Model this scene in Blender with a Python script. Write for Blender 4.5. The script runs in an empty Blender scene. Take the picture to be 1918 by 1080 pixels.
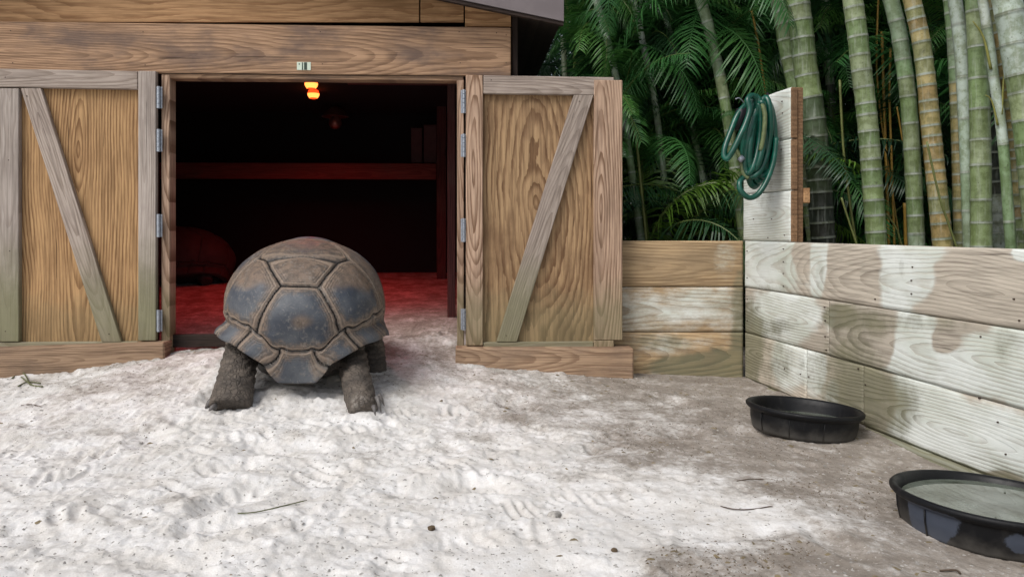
import bpy, bmesh, math, random
import numpy as np
from mathutils import Vector, Matrix, Euler
R = math.radians
random.seed(7); RNG = np.random.RandomState(7)
SC = bpy.context.scene
COL = SC.collection

# ---------------------------------------------------------------- camera, world, sun, exposure
F = 1600.0; CX = 959.0; HY = 430.0; ZC = 0.94        # focal length in photo pixels, principal column, horizon row, eye height
cam_d = bpy.data.cameras.new('camera'); cam = bpy.data.objects.new('camera', cam_d); COL.objects.link(cam)
cam_d.sensor_width = 36; cam_d.lens = 36 * F / 1918; cam_d.shift_y = -(540 - HY) / 1918
cam_d.clip_end = 500; cam.location = (0, 0, ZC); cam.rotation_euler = (R(90), 0, 0)
SC.camera = cam
W = bpy.data.worlds.new('World'); SC.world = W; W.use_nodes = True
wn = W.node_tree.nodes; wl = W.node_tree.links
for n in list(wn): wn.remove(n)
sky = wn.new('ShaderNodeTexSky'); sky.sky_type = 'NISHITA'; sky.sun_disc = False
SUN_DIR = Vector((-0.50, -0.55, 0.85)).normalized()     # towards the sun
sky.sun_elevation = math.asin(SUN_DIR.z); sky.sun_rotation = math.atan2(SUN_DIR.x, SUN_DIR.y)
sky.dust_density = 4.0; sky.air_density = 1.0
hs = wn.new('ShaderNodeHueSaturation'); hs.inputs['Saturation'].default_value = 0.5
bg = wn.new('ShaderNodeBackground'); bg.inputs['Strength'].default_value = 0.125
wo = wn.new('ShaderNodeOutputWorld')
wl.new(sky.outputs[0], hs.inputs['Color']); wl.new(hs.outputs[0], bg.inputs[0]); wl.new(bg.outputs[0], wo.inputs[0])
sd = bpy.data.lights.new('sun', 'SUN'); sd.energy = 1.5; sd.angle = R(26); sd.color = (1, 0.97, 0.93)
so = bpy.data.objects.new('sun', sd); COL.objects.link(so); so.location = (-3, -3, 8)
so.rotation_euler = SUN_DIR.to_track_quat('Z', 'Y').to_euler()
SC.view_settings.view_transform = 'Standard'; SC.view_settings.look = 'None'
SC.view_settings.exposure = 0.1; SC.view_settings.gamma = 1; SC.view_settings.use_curve_mapping = False
try:
    SC.cycles.max_bounces = 6; SC.cycles.transparent_max_bounces = 8
except Exception: pass

# ---------------------------------------------------------------- numpy noise
def _hash(ix, iy, iz, seed):
    h = (ix.astype(np.int64) * 374761393 + iy.astype(np.int64) * 668265263 + iz.astype(np.int64) * 2147483647 + seed * 974634777) & 0xffffffff
    h = ((h ^ (h >> 13)) * 1274126177) & 0xffffffff
    h = (h ^ (h >> 16)) & 0xffffffff
    return h / 4294967295.0
def vnoise(x, y, z=0.0, seed=0):
    x = np.asarray(x, float); y = np.asarray(y, float) + 0 * x; z = np.asarray(z, float) + 0 * x
    ix = np.floor(x); iy = np.floor(y); iz = np.floor(z)
    fx = x - ix; fy = y - iy; fz = z - iz
    fx = fx * fx * (3 - 2 * fx); fy = fy * fy * (3 - 2 * fy); fz = fz * fz * (3 - 2 * fz)
    r = 0
    for a in (0, 1):
        for b in (0, 1):
            for c in (0, 1):
                w = (fx if a else 1 - fx) * (fy if b else 1 - fy) * (fz if c else 1 - fz)
                r = r + w * _hash(ix + a, iy + b, iz + c, seed)
    return r * 2 - 1
def fbm(x, y, z=0.0, seed=0, octs=4, gain=0.5):
    s = 0; a = 1; n = 0
    for o in range(octs):
        s = s + a * vnoise(np.asarray(x) * 2**o, np.asarray(y) * 2**o, np.asarray(z) * 2**o, seed + o * 17); n += a; a *= gain
    return s / n
def sstep(a, b, v):
    t = np.clip((v - a) / (b - a), 0, 1); return t * t * (3 - 2 * t)

# ---------------------------------------------------------------- object helpers
def tag(o, label=None, cat=None, group=None, kind=None):
    if label: o['label'] = label
    if cat: o['category'] = cat
    if group: o['group'] = group
    if kind: o['kind'] = kind
    return o
def empty(name, loc=(0, 0, 0), rz=0.0):
    o = bpy.data.objects.new(name, None); COL.objects.link(o)
    o.location = loc; o.rotation_euler = (0, 0, rz); o.empty_display_size = 0.1
    return o
def link(name, me, mat=None, parent=None, smooth=False):
    if mat is not None and len(me.materials) == 0: me.materials.append(mat)
    if smooth:
        me.polygons.foreach_set('use_smooth', [True] * len(me.polygons))
    o = bpy.data.objects.new(name, me); COL.objects.link(o)
    if parent: o.parent = parent
    return o
def mesh_py(name, v, f):
    me = bpy.data.meshes.new(name); me.from_pydata([tuple(map(float, p)) for p in v], [], f); me.update(); return me
def mesh_np(name, v, quads):
    v = np.asarray(v, np.float32); quads = np.asarray(quads, np.int32)
    me = bpy.data.meshes.new(name); n = len(quads); k = quads.shape[1]
    me.vertices.add(len(v)); me.vertices.foreach_set('co', v.ravel())
    me.loops.add(n * k); me.loops.foreach_set('vertex_index', quads.ravel())
    me.polygons.add(n); me.polygons.foreach_set('loop_start', np.arange(0, n * k, k, dtype=np.int32))
    me.update(calc_edges=True); me.validate(); return me
def attr(me, name, vals):
    vals = np.asarray(vals, np.float32)
    if vals.ndim == 1:
        a = me.attributes.new(name, 'FLOAT', 'POINT'); a.data.foreach_set('value', vals)
    else:
        a = me.attributes.new(name, 'FLOAT_COLOR', 'POINT')
        c = np.ones((len(vals), 4), np.float32); c[:, :3] = vals; a.data.foreach_set('color', c.ravel())
def bm_mesh(name, bm):
    me = bpy.data.meshes.new(name); bm.to_mesh(me); bm.free(); return me
def chamfer_box(name, L, H, T, ch=0.004, jit=0.0):
    bm = bmesh.new(); bmesh.ops.create_cube(bm, size=1)
    for v in bm.verts: v.co = Vector((v.co.x * L, v.co.y * T, v.co.z * H))
    if ch: bmesh.ops.bevel(bm, geom=list(bm.edges), offset=min(ch, T * .3, H * .3), segments=1, affect='EDGES')
    return bm_mesh(name, bm)
def box(name, parent, c, size, mat, rot=(0, 0, 0), ch=0.004):
    """size = (length along local x, thickness along local y, height along local z)"""
    me = chamfer_box(name, size[0], size[2], size[1], ch)
    o = link(name, me, mat, parent); o.location = c; o.rotation_euler = rot; return o
def tube_data(pts, rads, sides=8, caps=True, flat=None):
    """sweep; returns verts, faces"""
    pts = [Vector(p) for p in pts]; n = len(pts); V = []; Fc = []
    up = Vector((0.13, 0.21, 1)); 
    t0 = (pts[1] - pts[0]).normalized()
    if abs(t0.dot(up.normalized())) > .9: up = Vector((1, 0.2, 0.1))
    nx = t0.cross(up).normalized()
    for i, p in enumerate(pts):
        t = (pts[min(i + 1, n - 1)] - pts[max(i - 1, 0)])
        t = t.normalized() if t.length > 1e-9 else t0
        nx = (nx - t * nx.dot(t)).normalized(); ny = t.cross(nx)
        r = rads[i] if hasattr(rads, '__len__') else rads
        for s in range(sides):
            a = 2 * math.pi * s / sides
            V.append(p + nx * (math.cos(a) * r) + ny * (math.sin(a) * r))
    for i in range(n - 1):
        for s in range(sides):
            a = i * sides + s; b = i * sides + (s + 1) % sides
            Fc.append((a, b, b + sides, a + sides))
    if caps:
        Fc.append(tuple(range(sides - 1, -1, -1))); Fc.append(tuple((n - 1) * sides + s for s in range(sides)))
    return V, Fc
def tube(name, pts, rads, mat, parent=None, sides=8, smooth=True):
    v, f = tube_data(pts, rads, sides); me = mesh_py(name, v, f)
    return link(name, me, mat, parent, smooth)
def catmull(P, n=8, closed=False):
    P = [Vector(p) for p in P]; out = []; m = len(P)
    rng = range(m) if closed else range(m - 1)
    for i in rng:
        p0 = P[(i - 1) % m] if closed or i > 0 else P[0]; p1 = P[i]; p2 = P[(i + 1) % m]
        p3 = P[(i + 2) % m] if closed or i + 2 < m else P[-1]
        for k in range(n):
            t = k / n
            out.append(0.5 * ((2 * p1) + (p2 - p0) * t + (2 * p0 - 5 * p1 + 4 * p2 - p3) * t * t + (3 * p1 - p0 - 3 * p2 + p3) * t**3))
    if not closed: out.append(P[-1])
    return out
def copy_tree(o, parent=None):
    c = o.copy(); COL.objects.link(c); c.parent = parent
    for ch in [x for x in bpy.data.objects if x.parent == o]: copy_tree(ch, c)
    return c
def ray(px, py, Y):
    return Vector(((px - CX) / F * Y, Y, ZC - (py - HY) / F * Y))

# ---------------------------------------------------------------- materials
class NT:
    def __init__(s, name):
        s.m = bpy.data.materials.new(name); s.m.use_nodes = True; s.t = s.m.node_tree; s.n = s.t.nodes; s.l = s.t.links
        s.bsdf = s.n['Principled BSDF']
    def new(s, k): return s.n.new(k)
    def put(s, sock, v):
        if isinstance(v, (int, float)): sock.default_value = v
        elif isinstance(v, tuple): sock.default_value = v if len(v) == len(sock.default_value) else (*v, 1)
        else: s.l.new(v, sock)
    def math(s, op, a, b=0.0, c=None, clamp=False):
        n = s.new('ShaderNodeMath'); n.operation = op; n.use_clamp = clamp
        s.put(n.inputs[0], a); s.put(n.inputs[1], b)
        if c is not None: s.put(n.inputs[2], c)
        return n.outputs[0]
    def comb(s, x, y, z):
        n = s.new('ShaderNodeCombineXYZ'); s.put(n.inputs[0], x); s.put(n.inputs[1], y); s.put(n.inputs[2], z); return n.outputs[0]
    def noise(s, vec, scale=1.0, detail=3.0, rough=0.5, dist=0.0):
        n = s.new('ShaderNodeTexNoise'); n.inputs['Scale'].default_value = scale; n.inputs['Detail'].default_value = detail
        n.inputs['Roughness'].default_value = rough; n.inputs['Distortion'].default_value = dist
        if vec is not None: s.l.new(vec, n.inputs['Vector'])
        return n.outputs['Fac']
    def rng(s, v, a, b, c=0.0, d=1.0):
        n = s.new('ShaderNodeMapRange'); n.clamp = True; n.interpolation_type = 'SMOOTHSTEP'
        s.put(n.inputs[0], v); s.put(n.inputs[1], a); s.put(n.inputs[2], b); s.put(n.inputs[3], c); s.put(n.inputs[4], d); return n.outputs[0]
    def mix(s, f, a, b, mode='MIX'):
        n = s.new('ShaderNodeMix'); n.data_type = 'RGBA'; n.blend_type = mode; n.clamp_factor = True
        s.put(n.inputs[0], f); s.put(n.inputs[6], a if not isinstance(a, tuple) else (*a[:3], 1)); s.put(n.inputs[7], b if not isinstance(b, tuple) else (*b[:3], 1))
        return n.outputs[2]
    def attr(s, name, fac=True):
        n = s.new('ShaderNodeAttribute'); n.attribute_name = name; return n.outputs['Fac' if fac else 'Color']
    def obj(s): return s.new('ShaderNodeTexCoord').outputs['Object']
    def sep(s, v):
        n = s.new('ShaderNodeSeparateXYZ'); s.l.new(v, n.inputs[0]); return n.outputs
    def bump(s, h, strength=0.3, dist=0.01):
        n = s.new('ShaderNodeBump'); n.inputs['Strength'].default_value = strength; n.inputs['Distance'].default_value = dist
        s.l.new(h, n.inputs['Height']); s.l.new(n.outputs[0], s.bsdf.inputs['Normal'])
    def out(s, col=None, rough=0.6, **kw):
        if col is not None: s.put(s.bsdf.inputs['Base Color'], col if not isinstance(col, tuple) else (*col[:3], 1))
        s.put(s.bsdf.inputs['Roughness'], rough)
        for k, v in kw.items(): s.put(s.bsdf.inputs[k.replace('_', ' ')], v)
        return s.m
def plain(name, c, rough=0.6, metal=0.0, var=0.0, scale=20, bump=0.0):
    t = NT(name); n = t.noise(t.obj(), scale, 4, 0.6)
    col = t.mix(t.math('MULTIPLY', t.rng(n, 0.35, 0.65), var), c, tuple(x * 0.45 for x in c)) if var else c
    if bump: t.bump(n, bump, 0.01)
    return t.out(col, rough, Metallic=metal)

def wood(name, light, dark, spacing=0.014, d0=0.05, tilt=0.03, stain=(0.12, 0.10, 0.085), stain_amt=0.45, algae=0.0, contrast=0.8,
         paint=False, wob=0.05, alg_z=(0.0, 0.4), jag=0.55):
    """flat sawn timber: growth rings of a log cut by the board's face. Grain runs along the object's x."""
    t = NT(name); oc = t.obj(); s = t.sep(oc); X, Y, Z = s[0], s[1], s[2]
    oi = t.new('ShaderNodeObjectInfo'); wnz = t.new('ShaderNodeTexWhiteNoise'); wnz.noise_dimensions = '1D'
    t.l.new(oi.outputs['Random'], wnz.inputs['W']); rc = t.sep(wnz.outputs['Color'])
    off = t.math('MULTIPLY', rc[0], 37.0)
    Xo = t.math('ADD', X, off)
    n1 = t.noise(t.comb(t.math('MULTIPLY', Xo, 1.1), t.math('MULTIPLY', Z, 2.0), off), 1.0, 1, 0.4)
    n2 = t.noise(t.comb(t.math('MULTIPLY', Xo, 1.2), t.math('MULTIPLY', Z, 1.5), t.math('ADD', off, 9.0)), 1.0, 1.5, 0.45)
    n3 = t.noise(t.comb(t.math('MULTIPLY', Xo, 7.0), t.math('MULTIPLY', Z, 34.0), off), 1.0, 3, 0.6)
    A = t.math('ADD', t.math('ADD', Z, t.math('MULTIPLY', t.math('SUBTRACT', n1, 0.5), wob * 2.4)), t.math('MULTIPLY', t.math('SUBTRACT', rc[1], 0.5), 0.10))
    D = t.math('ADD', t.math('ADD', t.math('MULTIPLY', X, tilt), t.math('MULTIPLY', t.math('SUBTRACT', rc[0], 0.35), d0 * 2.5)), t.math('MULTIPLY', t.math('SUBTRACT', n2, 0.5), wob * 3.4))
    r = t.math('SQRT', t.math('ADD', t.math('MULTIPLY', A, A), t.math('MULTIPLY', D, D)))
    r = t.math('ADD', t.math('DIVIDE', r, spacing), t.math('MULTIPLY', n3, jag))
    fr = t.math('FRACT', r)
    ring = t.math('MULTIPLY', t.rng(fr, 0.35, 0.9), t.rng(fr, 1.0, 0.95))
    fine = t.noise(t.comb(t.math('MULTIPLY', Xo, 3.5), t.math('MULTIPLY', Z, 85.0), t.math('MULTIPLY', Y, 85.0)), 1.0, 3, 0.6)
    fine2 = t.noise(t.comb(t.math('MULTIPLY', Xo, 2.0), t.math('MULTIPLY', Z, 26.0), off), 1.0, 4, 0.65)
    big = t.noise(t.comb(t.math('MULTIPLY', Xo, 2.4), t.math('MULTIPLY', Z, 5.0), off), 1.0, 5, 0.6)
    cv = t.math('MULTIPLY', t.math('MULTIPLY', ring, contrast), t.math('MULTIPLY', t.math('ADD', 0.75, t.math('MULTIPLY', rc[2], 0.25)), t.rng(t.noise(t.comb(t.math('MULTIPLY', Xo, 3.0), t.math('MULTIPLY', Z, 9.0), off), 1.0, 3), 0.3, 0.6, 0.45, 1.0)))
    c = t.mix(cv, light, dark)
    c = t.mix(t.rng(fine, 0.38, 0.68, 0.0, 0.5), c, tuple(x * 0.55 for x in dark))
    c = t.mix(t.rng(fine2, 0.45, 0.7, 0.0, 0.3), c, tuple(x * 1.15 for x in light))
    c = t.mix(t.rng(big, 0.45, 0.72, 0.0, stain_amt), c, stain)
    tone = t.math('ADD', 0.82, t.math('MULTIPLY', rc[2], 0.34))
    c = t.mix(1.0, c, t.comb(tone, tone, tone), 'MULTIPLY')
    crk = t.noise(t.comb(t.math('MULTIPLY', Xo, 1.6), t.math('MULTIPLY', Z, 70.0), off), 1.0, 3, 0.6)
    c = t.mix(t.rng(crk, 0.66, 0.70, 0.0, 0.7), c, tuple(x * 0.3 for x in dark))
    # knots
    kv = t.new('ShaderNodeTexVoronoi'); kv.inputs['Scale'].default_value = 1.0
    t.l.new(t.comb(t.math('MULTIPLY', Xo, 1.1), t.math('MULTIPLY', Z, 4.2), off), kv.inputs['Vector'])
    kn = t.rng(kv.outputs['Distance'], 0.09, 0.03)
    c = t.mix(t.math('MULTIPLY', kn, 0.75), c, tuple(x * 0.35 for x in dark))
    hgt = t.math('SUBTRACT', t.math('MULTIPLY', ring, -0.6), t.math('MULTIPLY', fine, 0.5))
    if paint:
        pa = t.attr('paint'); mo = t.attr('moss')
        pn = t.noise(t.comb(t.math('MULTIPLY', Xo, 11.0), t.math('MULTIPLY', Z, 20.0), off), 1.0, 6, 0.7)
        pm = t.rng(t.math('ADD', pa, t.math('MULTIPLY', t.math('SUBTRACT', pn, 0.5), 0.42)), 0.34, 0.66)
        pm = t.math('MULTIPLY', pm, t.math('SUBTRACT', 1.0, t.math('MULTIPLY', t.math('MULTIPLY', ring, t.rng(big, 0.3, 0.6)), 0.5)))
        pm = t.math('MULTIPLY', pm, t.math('SUBTRACT', 1.0, t.rng(fine, 0.55, 0.8, 0.0, 0.5)))
        white = t.mix(t.rng(big, 0.35, 0.7), (0.78, 0.83, 0.805), (0.60, 0.655, 0.585))
        white = t.mix(t.rng(n3, 0.5, 0.75, 0, 0.3), white, (0.45, 0.47, 0.42))
        c = t.mix(t.math('MULTIPLY', pm, 0.93), c, white)
        mn = t.noise(oc, 9.0, 6, 0.7)
        mm = t.rng(t.math('ADD', mo, t.math('MULTIPLY', t.math('SUBTRACT', mn, 0.5), 0.9)), 0.22, 0.85)
        c = t.mix(t.math('MULTIPLY', ring, t.math('MULTIPLY', mm, 0.7)), c, (0.06, 0.055, 0.04))
        c = t.mix(t.math('MULTIPLY', mm, 0.8), c, t.mix(t.noise(oc, 5.0, 4), (0.26, 0.25, 0.145), (0.10, 0.10, 0.072)))
        hgt = t.math('ADD', hgt, t.math('MULTIPLY', pm, 0.3))
    if algae:
        gp = t.new('ShaderNodeNewGeometry'); gz = t.sep(gp.outputs['Position'])[2]
        an = t.noise(oc, 7.0, 5, 0.65)
        am = t.math('MULTIPLY', t.rng(t.math('ADD', gz, t.math('MULTIPLY', an, -0.35)), alg_z[1] - 0.1, alg_z[0]), algae)
        c = t.mix(am, c, t.mix(an, (0.235, 0.24, 0.125), (0.15, 0.14, 0.085)))
    t.bump(hgt, 0.45, 0.004)
    return t.out(c, 0.78, Specular_IOR_Level=0.25)

M = {}
M['beam'] = wood('beam_timber', (0.45, 0.285, 0.175), (0.13, 0.070, 0.040), 0.0145, 0.04, 0.07, (0.125, 0.09, 0.078), 0.8, wob=0.03, contrast=0.75)
M['gable'] = wood('gable_plywood', (0.56, 0.335, 0.17), (0.25, 0.12, 0.052), 0.045, 0.05, 0.12, (0.23, 0.125, 0.055), 0.5, wob=0.10, jag=0.8)
M['frame'] = wood('door_rail_timber', (0.47, 0.395, 0.34), (0.20, 0.15, 0.115), 0.013, 0.05, 0.07, (0.24, 0.19, 0.165), 0.6, algae=0.7, alg_z=(0.26, 0.85), contrast=0.75, wob=0.025)
M['stile'] = wood('door_stile_timber', (0.48, 0.335, 0.24), (0.16, 0.088, 0.050), 0.015, 0.03, 0.10, (0.21, 0.14, 0.10), 0.5, algae=0.55, alg_z=(0.24, 0.6), contrast=0.95, wob=0.024)
M['stile_grey'] = wood('grey_stile_timber', (0.47, 0.41, 0.365), (0.24, 0.19, 0.155), 0.013, 0.06, 0.04, (0.25, 0.21, 0.185), 0.65, algae=0.85, alg_z=(0.26, 0.95), contrast=0.6, wob=0.025)
M['ply'] = wood('door_plywood', (0.50, 0.31, 0.15), (0.15, 0.068, 0.026), 0.017, 0.03, 0.13, (0.20, 0.105, 0.048), 0.5, algae=0.25, alg_z=(0.24, 0.5), wob=0.05, contrast=0.95)
M['ply2'] = wood('door_plywood_wide_figure', (0.50, 0.33, 0.18), (0.12, 0.052, 0.022), 0.036, 0.05, 0.22, (0.14, 0.072, 0.038), 0.6, algae=0.4, alg_z=(0.20, 0.54), wob=0.11, contrast=1.0, jag=0.9)
M['sill'] = wood('sill_timber', (0.42, 0.29, 0.19), (0.18, 0.105, 0.065), 0.014, 0.06, 0.06, (0.17, 0.12, 0.09), 0.7, wob=0.03)
M['fence'] = wood('fence_timber', (0.50, 0.36, 0.21), (0.20, 0.12, 0.06), 0.020, 0.06, 0.09, (0.22, 0.165, 0.105), 0.55, paint=True, contrast=0.6, wob=0.04)
M['wallwood'] = wood('whitewashed_timber', (0.62, 0.56, 0.47), (0.25, 0.21, 0.165), 0.0155, 0.05, 0.09, (0.49, 0.44, 0.365), 0.6, paint=True, wob=0.05, contrast=0.65)
M['endgrain'] = wood('bare_timber', (0.27, 0.16, 0.085), (0.14, 0.075, 0.04), 0.02, 0.05, 0.03, (0.10, 0.06, 0.035), 0.6)
M['darkwood'] = wood('dark_timber', (0.045, 0.03, 0.024), (0.02, 0.014, 0.012), 0.014, 0.05, 0.03, (0.02, 0.015, 0.012), 0.5)
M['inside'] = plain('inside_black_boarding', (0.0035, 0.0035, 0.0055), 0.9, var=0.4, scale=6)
M['inbeam'] = wood('inside_rail_timber', (0.22, 0.055, 0.045), (0.13, 0.03, 0.025), 0.014, 0.05, 0.03, (0.1, 0.06, 0.05), 0.6)  # red of the lamp light put into the rail's timber colour
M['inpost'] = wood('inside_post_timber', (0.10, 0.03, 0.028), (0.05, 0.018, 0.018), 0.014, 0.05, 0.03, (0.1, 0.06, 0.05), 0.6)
M['roof'] = plain('grey_fascia_paint', (0.17, 0.145, 0.15), 0.7, var=0.25, scale=7)
M['steel'] = plain('zinc_hinge', (0.42, 0.46, 0.52), 0.42, 0.6, var=0.4, scale=60)
M['nail'] = plain('rusty_nail', (0.05, 0.03, 0.02), 0.8)
M['plate'] = plain('pale_plate', (0.62, 0.72, 0.60), 0.5, var=0.1, scale=60)
M['plate_dark'] = plain('dark_plate', (0.03, 0.05, 0.035), 0.5)

# ---------------------------------------------------------------- ground
SH_A = math.atan(0.0515); SH_Y = 5.33                     # shed front: plane through (0, SH_Y), turned by SH_A
def shed_local(x, y):
    dx = x; dy = y - SH_Y; c, s = math.cos(SH_A), math.sin(SH_A)
    return dx * c + dy * s, -dx * s + dy * c
STAMPS = []
_r = np.random.RandomState(3)
for k in range(230):                                      # scuffs, claw scrapes and toe pits
    y = 2.1 + 3.1 * _r.rand()**1.0; half = 0.62 * y
    x = -half + _r.rand() * half * 1.65
    if x > 0.5 and _r.rand() < 0.6: continue
    a = _r.normal(0.5, 0.5); L = _r.uniform(0.03, 0.085); w = _r.uniform(0.012, 0.028); d = _r.uniform(0.005, 0.013)
    m = _r.choice([1, 1, 1, 1, 2, 3])
    for j in range(m):
        STAMPS.append((x + math.cos(a) * j * 2.6 * w, y + math.sin(a) * j * 2.6 * w, a + math.pi / 2, L * (1 - .1 * j), w, d))
for k in range(45):
    y = 2.2 + 2.6 * _r.rand(); x = -0.6 * y + _r.rand() * 0.6 * y * 1.7
    STAMPS.append((x, y, _r.rand() * 3, _r.uniform(.09, .17), _r.uniform(.05, .09), _r.uniform(0.012, 0.026)))
def ground_base(x, y):
    x = np.asarray(x, float); y = np.asarray(y, float)
    u, v = shed_local(x, y)
    yy = np.minimum(y, 5.4)
    z = 0.235 * np.exp(-((x + 1.45) / 1.4)**2 - ((5.4 - yy) / 1.35)**2)
    z = z + 0.02 * np.exp(-((x - 0.2) / 0.8)**2 - ((5.3 - yy) / 0.5)**2)
    z = z - 0.045 * sstep(4.3, 3.2, y) * sstep(0.9, 1.6, x)
    inside = sstep(-0.06, 0.3, v) * sstep(-0.05, -0.35, u) * sstep(-4.3, -4.0, u)
    zi = 0.21 + 0.085 * np.clip(v, 0, 3.4)
    z = z * (1 - inside) + zi * inside
    far = sstep(5.6, 6.4, y) * (1 - inside)
    return z * (1 - far)
def ground_detail(x, y):
    u, v = shed_local(x, y)
    left = sstep(0.9, -0.4, x - 0.1 * (y - 3))
    d = 0.013 * fbm(x * 4, y * 4, 0, 5, 3) * (0.4 + left)
    n = fbm(x * 13 + 0.3 * y, y * 11, 0, 11, 4, 0.55)
    d = d + (0.001 + 0.0012 * left) * (1 - np.abs(n) * 2.2) + .006 * left * sstep(.05, .35, fbm(x * 5.5, y * 5, 0, 61, 3))
    n2 = vnoise(x * 26 + 8 * n, y * 22, 0, 31)
    d = d + 0.0022 * (0.6 + left) * n2 + 0.0024 * vnoise(x * 60, y * 50, 0, 77) + (.0045 + .004 * left) * sstep(-.1, .5, vnoise(x * 20, y * 17, 0, 78)) * sstep(-.3, .3, fbm(x * 2.3, y * 2.3, 0, 79, 3))
    d = d + .004 * np.abs(fbm(x * 30, y * 26, 0, 85, 3)) * (0.4 + left)
    smooth = np.exp(-((x + 0.02) / 0.24)**2 - ((y - 2.42) / 0.20)**2) + np.exp(-((x - 0.60) / 0.35)**2 - ((y - 2.80) / 0.16)**2)
    d = d * (1 - 0.85 * np.clip(smooth, 0, 1)) - .010 * np.clip(smooth, 0, 1)
    SM_ = np.clip(smooth, 0, 1)
    near = (y > 1.9) & (y < 5.7) & (np.abs(x) < 3.6)
    xs = x[near]; ys = y[near]; dd = np.zeros_like(xs)
    order = np.argsort(ys, kind='stable'); xo = xs[order]; yo = ys[order]; acc = np.zeros_like(xo)
    for (sx, sy, a, L, w, dep) in STAMPS:
        i0 = np.searchsorted(yo, sy - 2.2 * max(L, w)); i1 = np.searchsorted(yo, sy + 2.2 * max(L, w))
        if i1 <= i0: continue
        dx = xo[i0:i1] - sx; dy = yo[i0:i1] - sy
        p = dx * math.cos(a) + dy * math.sin(a); q = -dx * math.sin(a) + dy * math.cos(a)
        rr = (p / L)**2 + (q / w)**2
        acc[i0:i1] += -dep * np.exp(-rr**1.5) + dep * 0.22 * np.exp(-((np.sqrt(rr) - 1.6) / 0.45)**2)
    dd[order] = acc
    d[near] += dd * (1 - .85 * SM_[near])
    d = d * sstep(7, 5.6, y) * sstep(4.5, 3.4, np.abs(x))
    return d + 0.15 * fbm(x * .15, y * .15, 0, 3, 3) * sstep(12, 30, np.hypot(x, y))
def axis(parts):
    out = []
    for a, b, st in parts: out += list(np.arange(a, b, st))
    out.append(parts[-1][1]); return np.array(out)
gx = axis([(-200, -20, 20), (-20, -4, 2), (-4, -2.9, 0.1), (-2.9, 2.0, 0.0065), (2.0, 4, 0.1), (4, 20, 2), (20, 200, 20)])
gy = axis([(-200, -20, 20), (-20, 0, 2), (0, 2.1, 0.15), (2.1, 4.0, 0.0085), (4.0, 5.7, 0.013), (5.7, 9.5, 0.05), (9.5, 20, 1.5), (20, 220, 20)])
GX, GY = np.meshgrid(gx, gy); nx_, ny_ = len(gx), len(gy)
fx_, fy_ = GX.ravel(), GY.ravel()
gz = ground_base(fx_, fy_) + ground_detail(fx_, fy_)
idx = np.arange(nx_ * ny_).reshape(ny_, nx_)
q = np.stack([idx[:-1, :-1].ravel(), idx[:-1, 1:].ravel(), idx[1:, 1:].ravel(), idx[1:, :-1].ravel()], 1)
gme = mesh_np('sand', np.stack([fx_, fy_, gz], 1), q)
# dirt map: brown damp soil away from the white sand
def dirt_map(x, y):
    yd = np.maximum(y, 0.3); py = HY + ZC * F / yd; px = CX + x / yd * F
    e = 820 + np.clip(py - 700, 0, 260) * 1.75
    n = fbm(x * 1.6, y * 1.6, 0, 91, 4)
    n1 = fbm(x * 5, y * 4, 0, 95, 4)
    d = sstep(-300, 420, px - e + 190 * n + 190 * n1) * 0.95
    d = np.maximum(d, 0.9 * sstep(985, 1040, py + 30 * n) * sstep(1120, 1300, px + 80 * n))
    d = np.maximum(d, (0.62 + .35 * n1) * sstep(820, 690, py + 50 * n))
    d = np.maximum(d, .32 * sstep(.12, .5, n1 + .3 * n) * sstep(1080, 850, py))
    d = np.maximum(d, 0.8 * sstep(5.1, 5.7, y) * sstep(.3, -.3, x))
    w = np.exp(-((px - 1210) / 260)**2 - ((py - 972 + (px - 1210) * .05) / 44)**2) + np.exp(-((px - 925) / 100)**2 - ((py - 1045) / 55)**2)
    w = np.clip(w * (1.25 + 0.5 * n1), 0, 1)
    return np.clip(d * (1 - 0.85 * w) + 0.12 * n1, 0, 1)
attr(gme, 'dirt', dirt_map(fx_, fy_))
t = NT('sand'); oc = t.obj(); dirt = t.attr('dirt')
s1 = t.noise(oc, 6, 6, 0.65); s2 = t.noise(oc, 45, 4, 0.7); s3 = t.noise(oc, 150, 2, 0.6)
dm = t.rng(t.math('ADD', t.math('ADD', dirt, t.math('MULTIPLY', t.math('SUBTRACT', s1, 0.5), 1.2)), t.math('MULTIPLY', t.math('SUBTRACT', t.noise(oc, 30, 5, 0.75), 0.5), 1.3)), 0.08, 1.0)
white = t.mix(t.rng(s1, 0.3, 0.7), (0.77, 0.765, 0.76), (0.64, 0.615, 0.58))
brown = t.mix(t.rng(s1, 0.3, 0.7), (0.35, 0.315, 0.278), (0.225, 0.198, 0.170))
c = t.mix(dm, white, brown)
pt = t.noise(oc, 2.2, 4, .6)
c = t.mix(t.rng(pt, .5, .66, 0, .4), c, t.mix(dm, (0.50, 0.485, 0.46), (0.20, 0.175, 0.15)))
c = t.mix(t.rng(s2, 0.42, 0.68, 0.0, 0.35), c, t.mix(dm, (0.55, 0.52, 0.48), (0.155, 0.125, 0.10)))
c = t.mix(t.math('MULTIPLY', t.rng(s3, 0.62, 0.72), t.math('ADD', 0.10, t.math('MULTIPLY', dm, 0.5))), c, (0.10, 0.075, 0.055))
c = t.mix(t.math('MULTIPLY', t.rng(t.noise(oc, 100, 2, 0.5), 0.68, 0.75), 0.5), c, (0.8, 0.79, 0.76))
t.bump(t.math('ADD', s2, t.math('MULTIPLY', s3, 0.6)), 0.5, 0.006)
M['sand'] = t.out(c, 0.95, Specular_IOR_Level=0.15)
ground = link('sand_ground', gme, M['sand'], None, True); tag(ground, kind='structure')
ZSCALE = None
def gz_at(x, y):
    x = np.atleast_1d(np.asarray(x, float)); y = np.atleast_1d(np.asarray(y, float))
    return ground_base(x, y) + ground_detail(x.copy(), y.copy())

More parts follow.
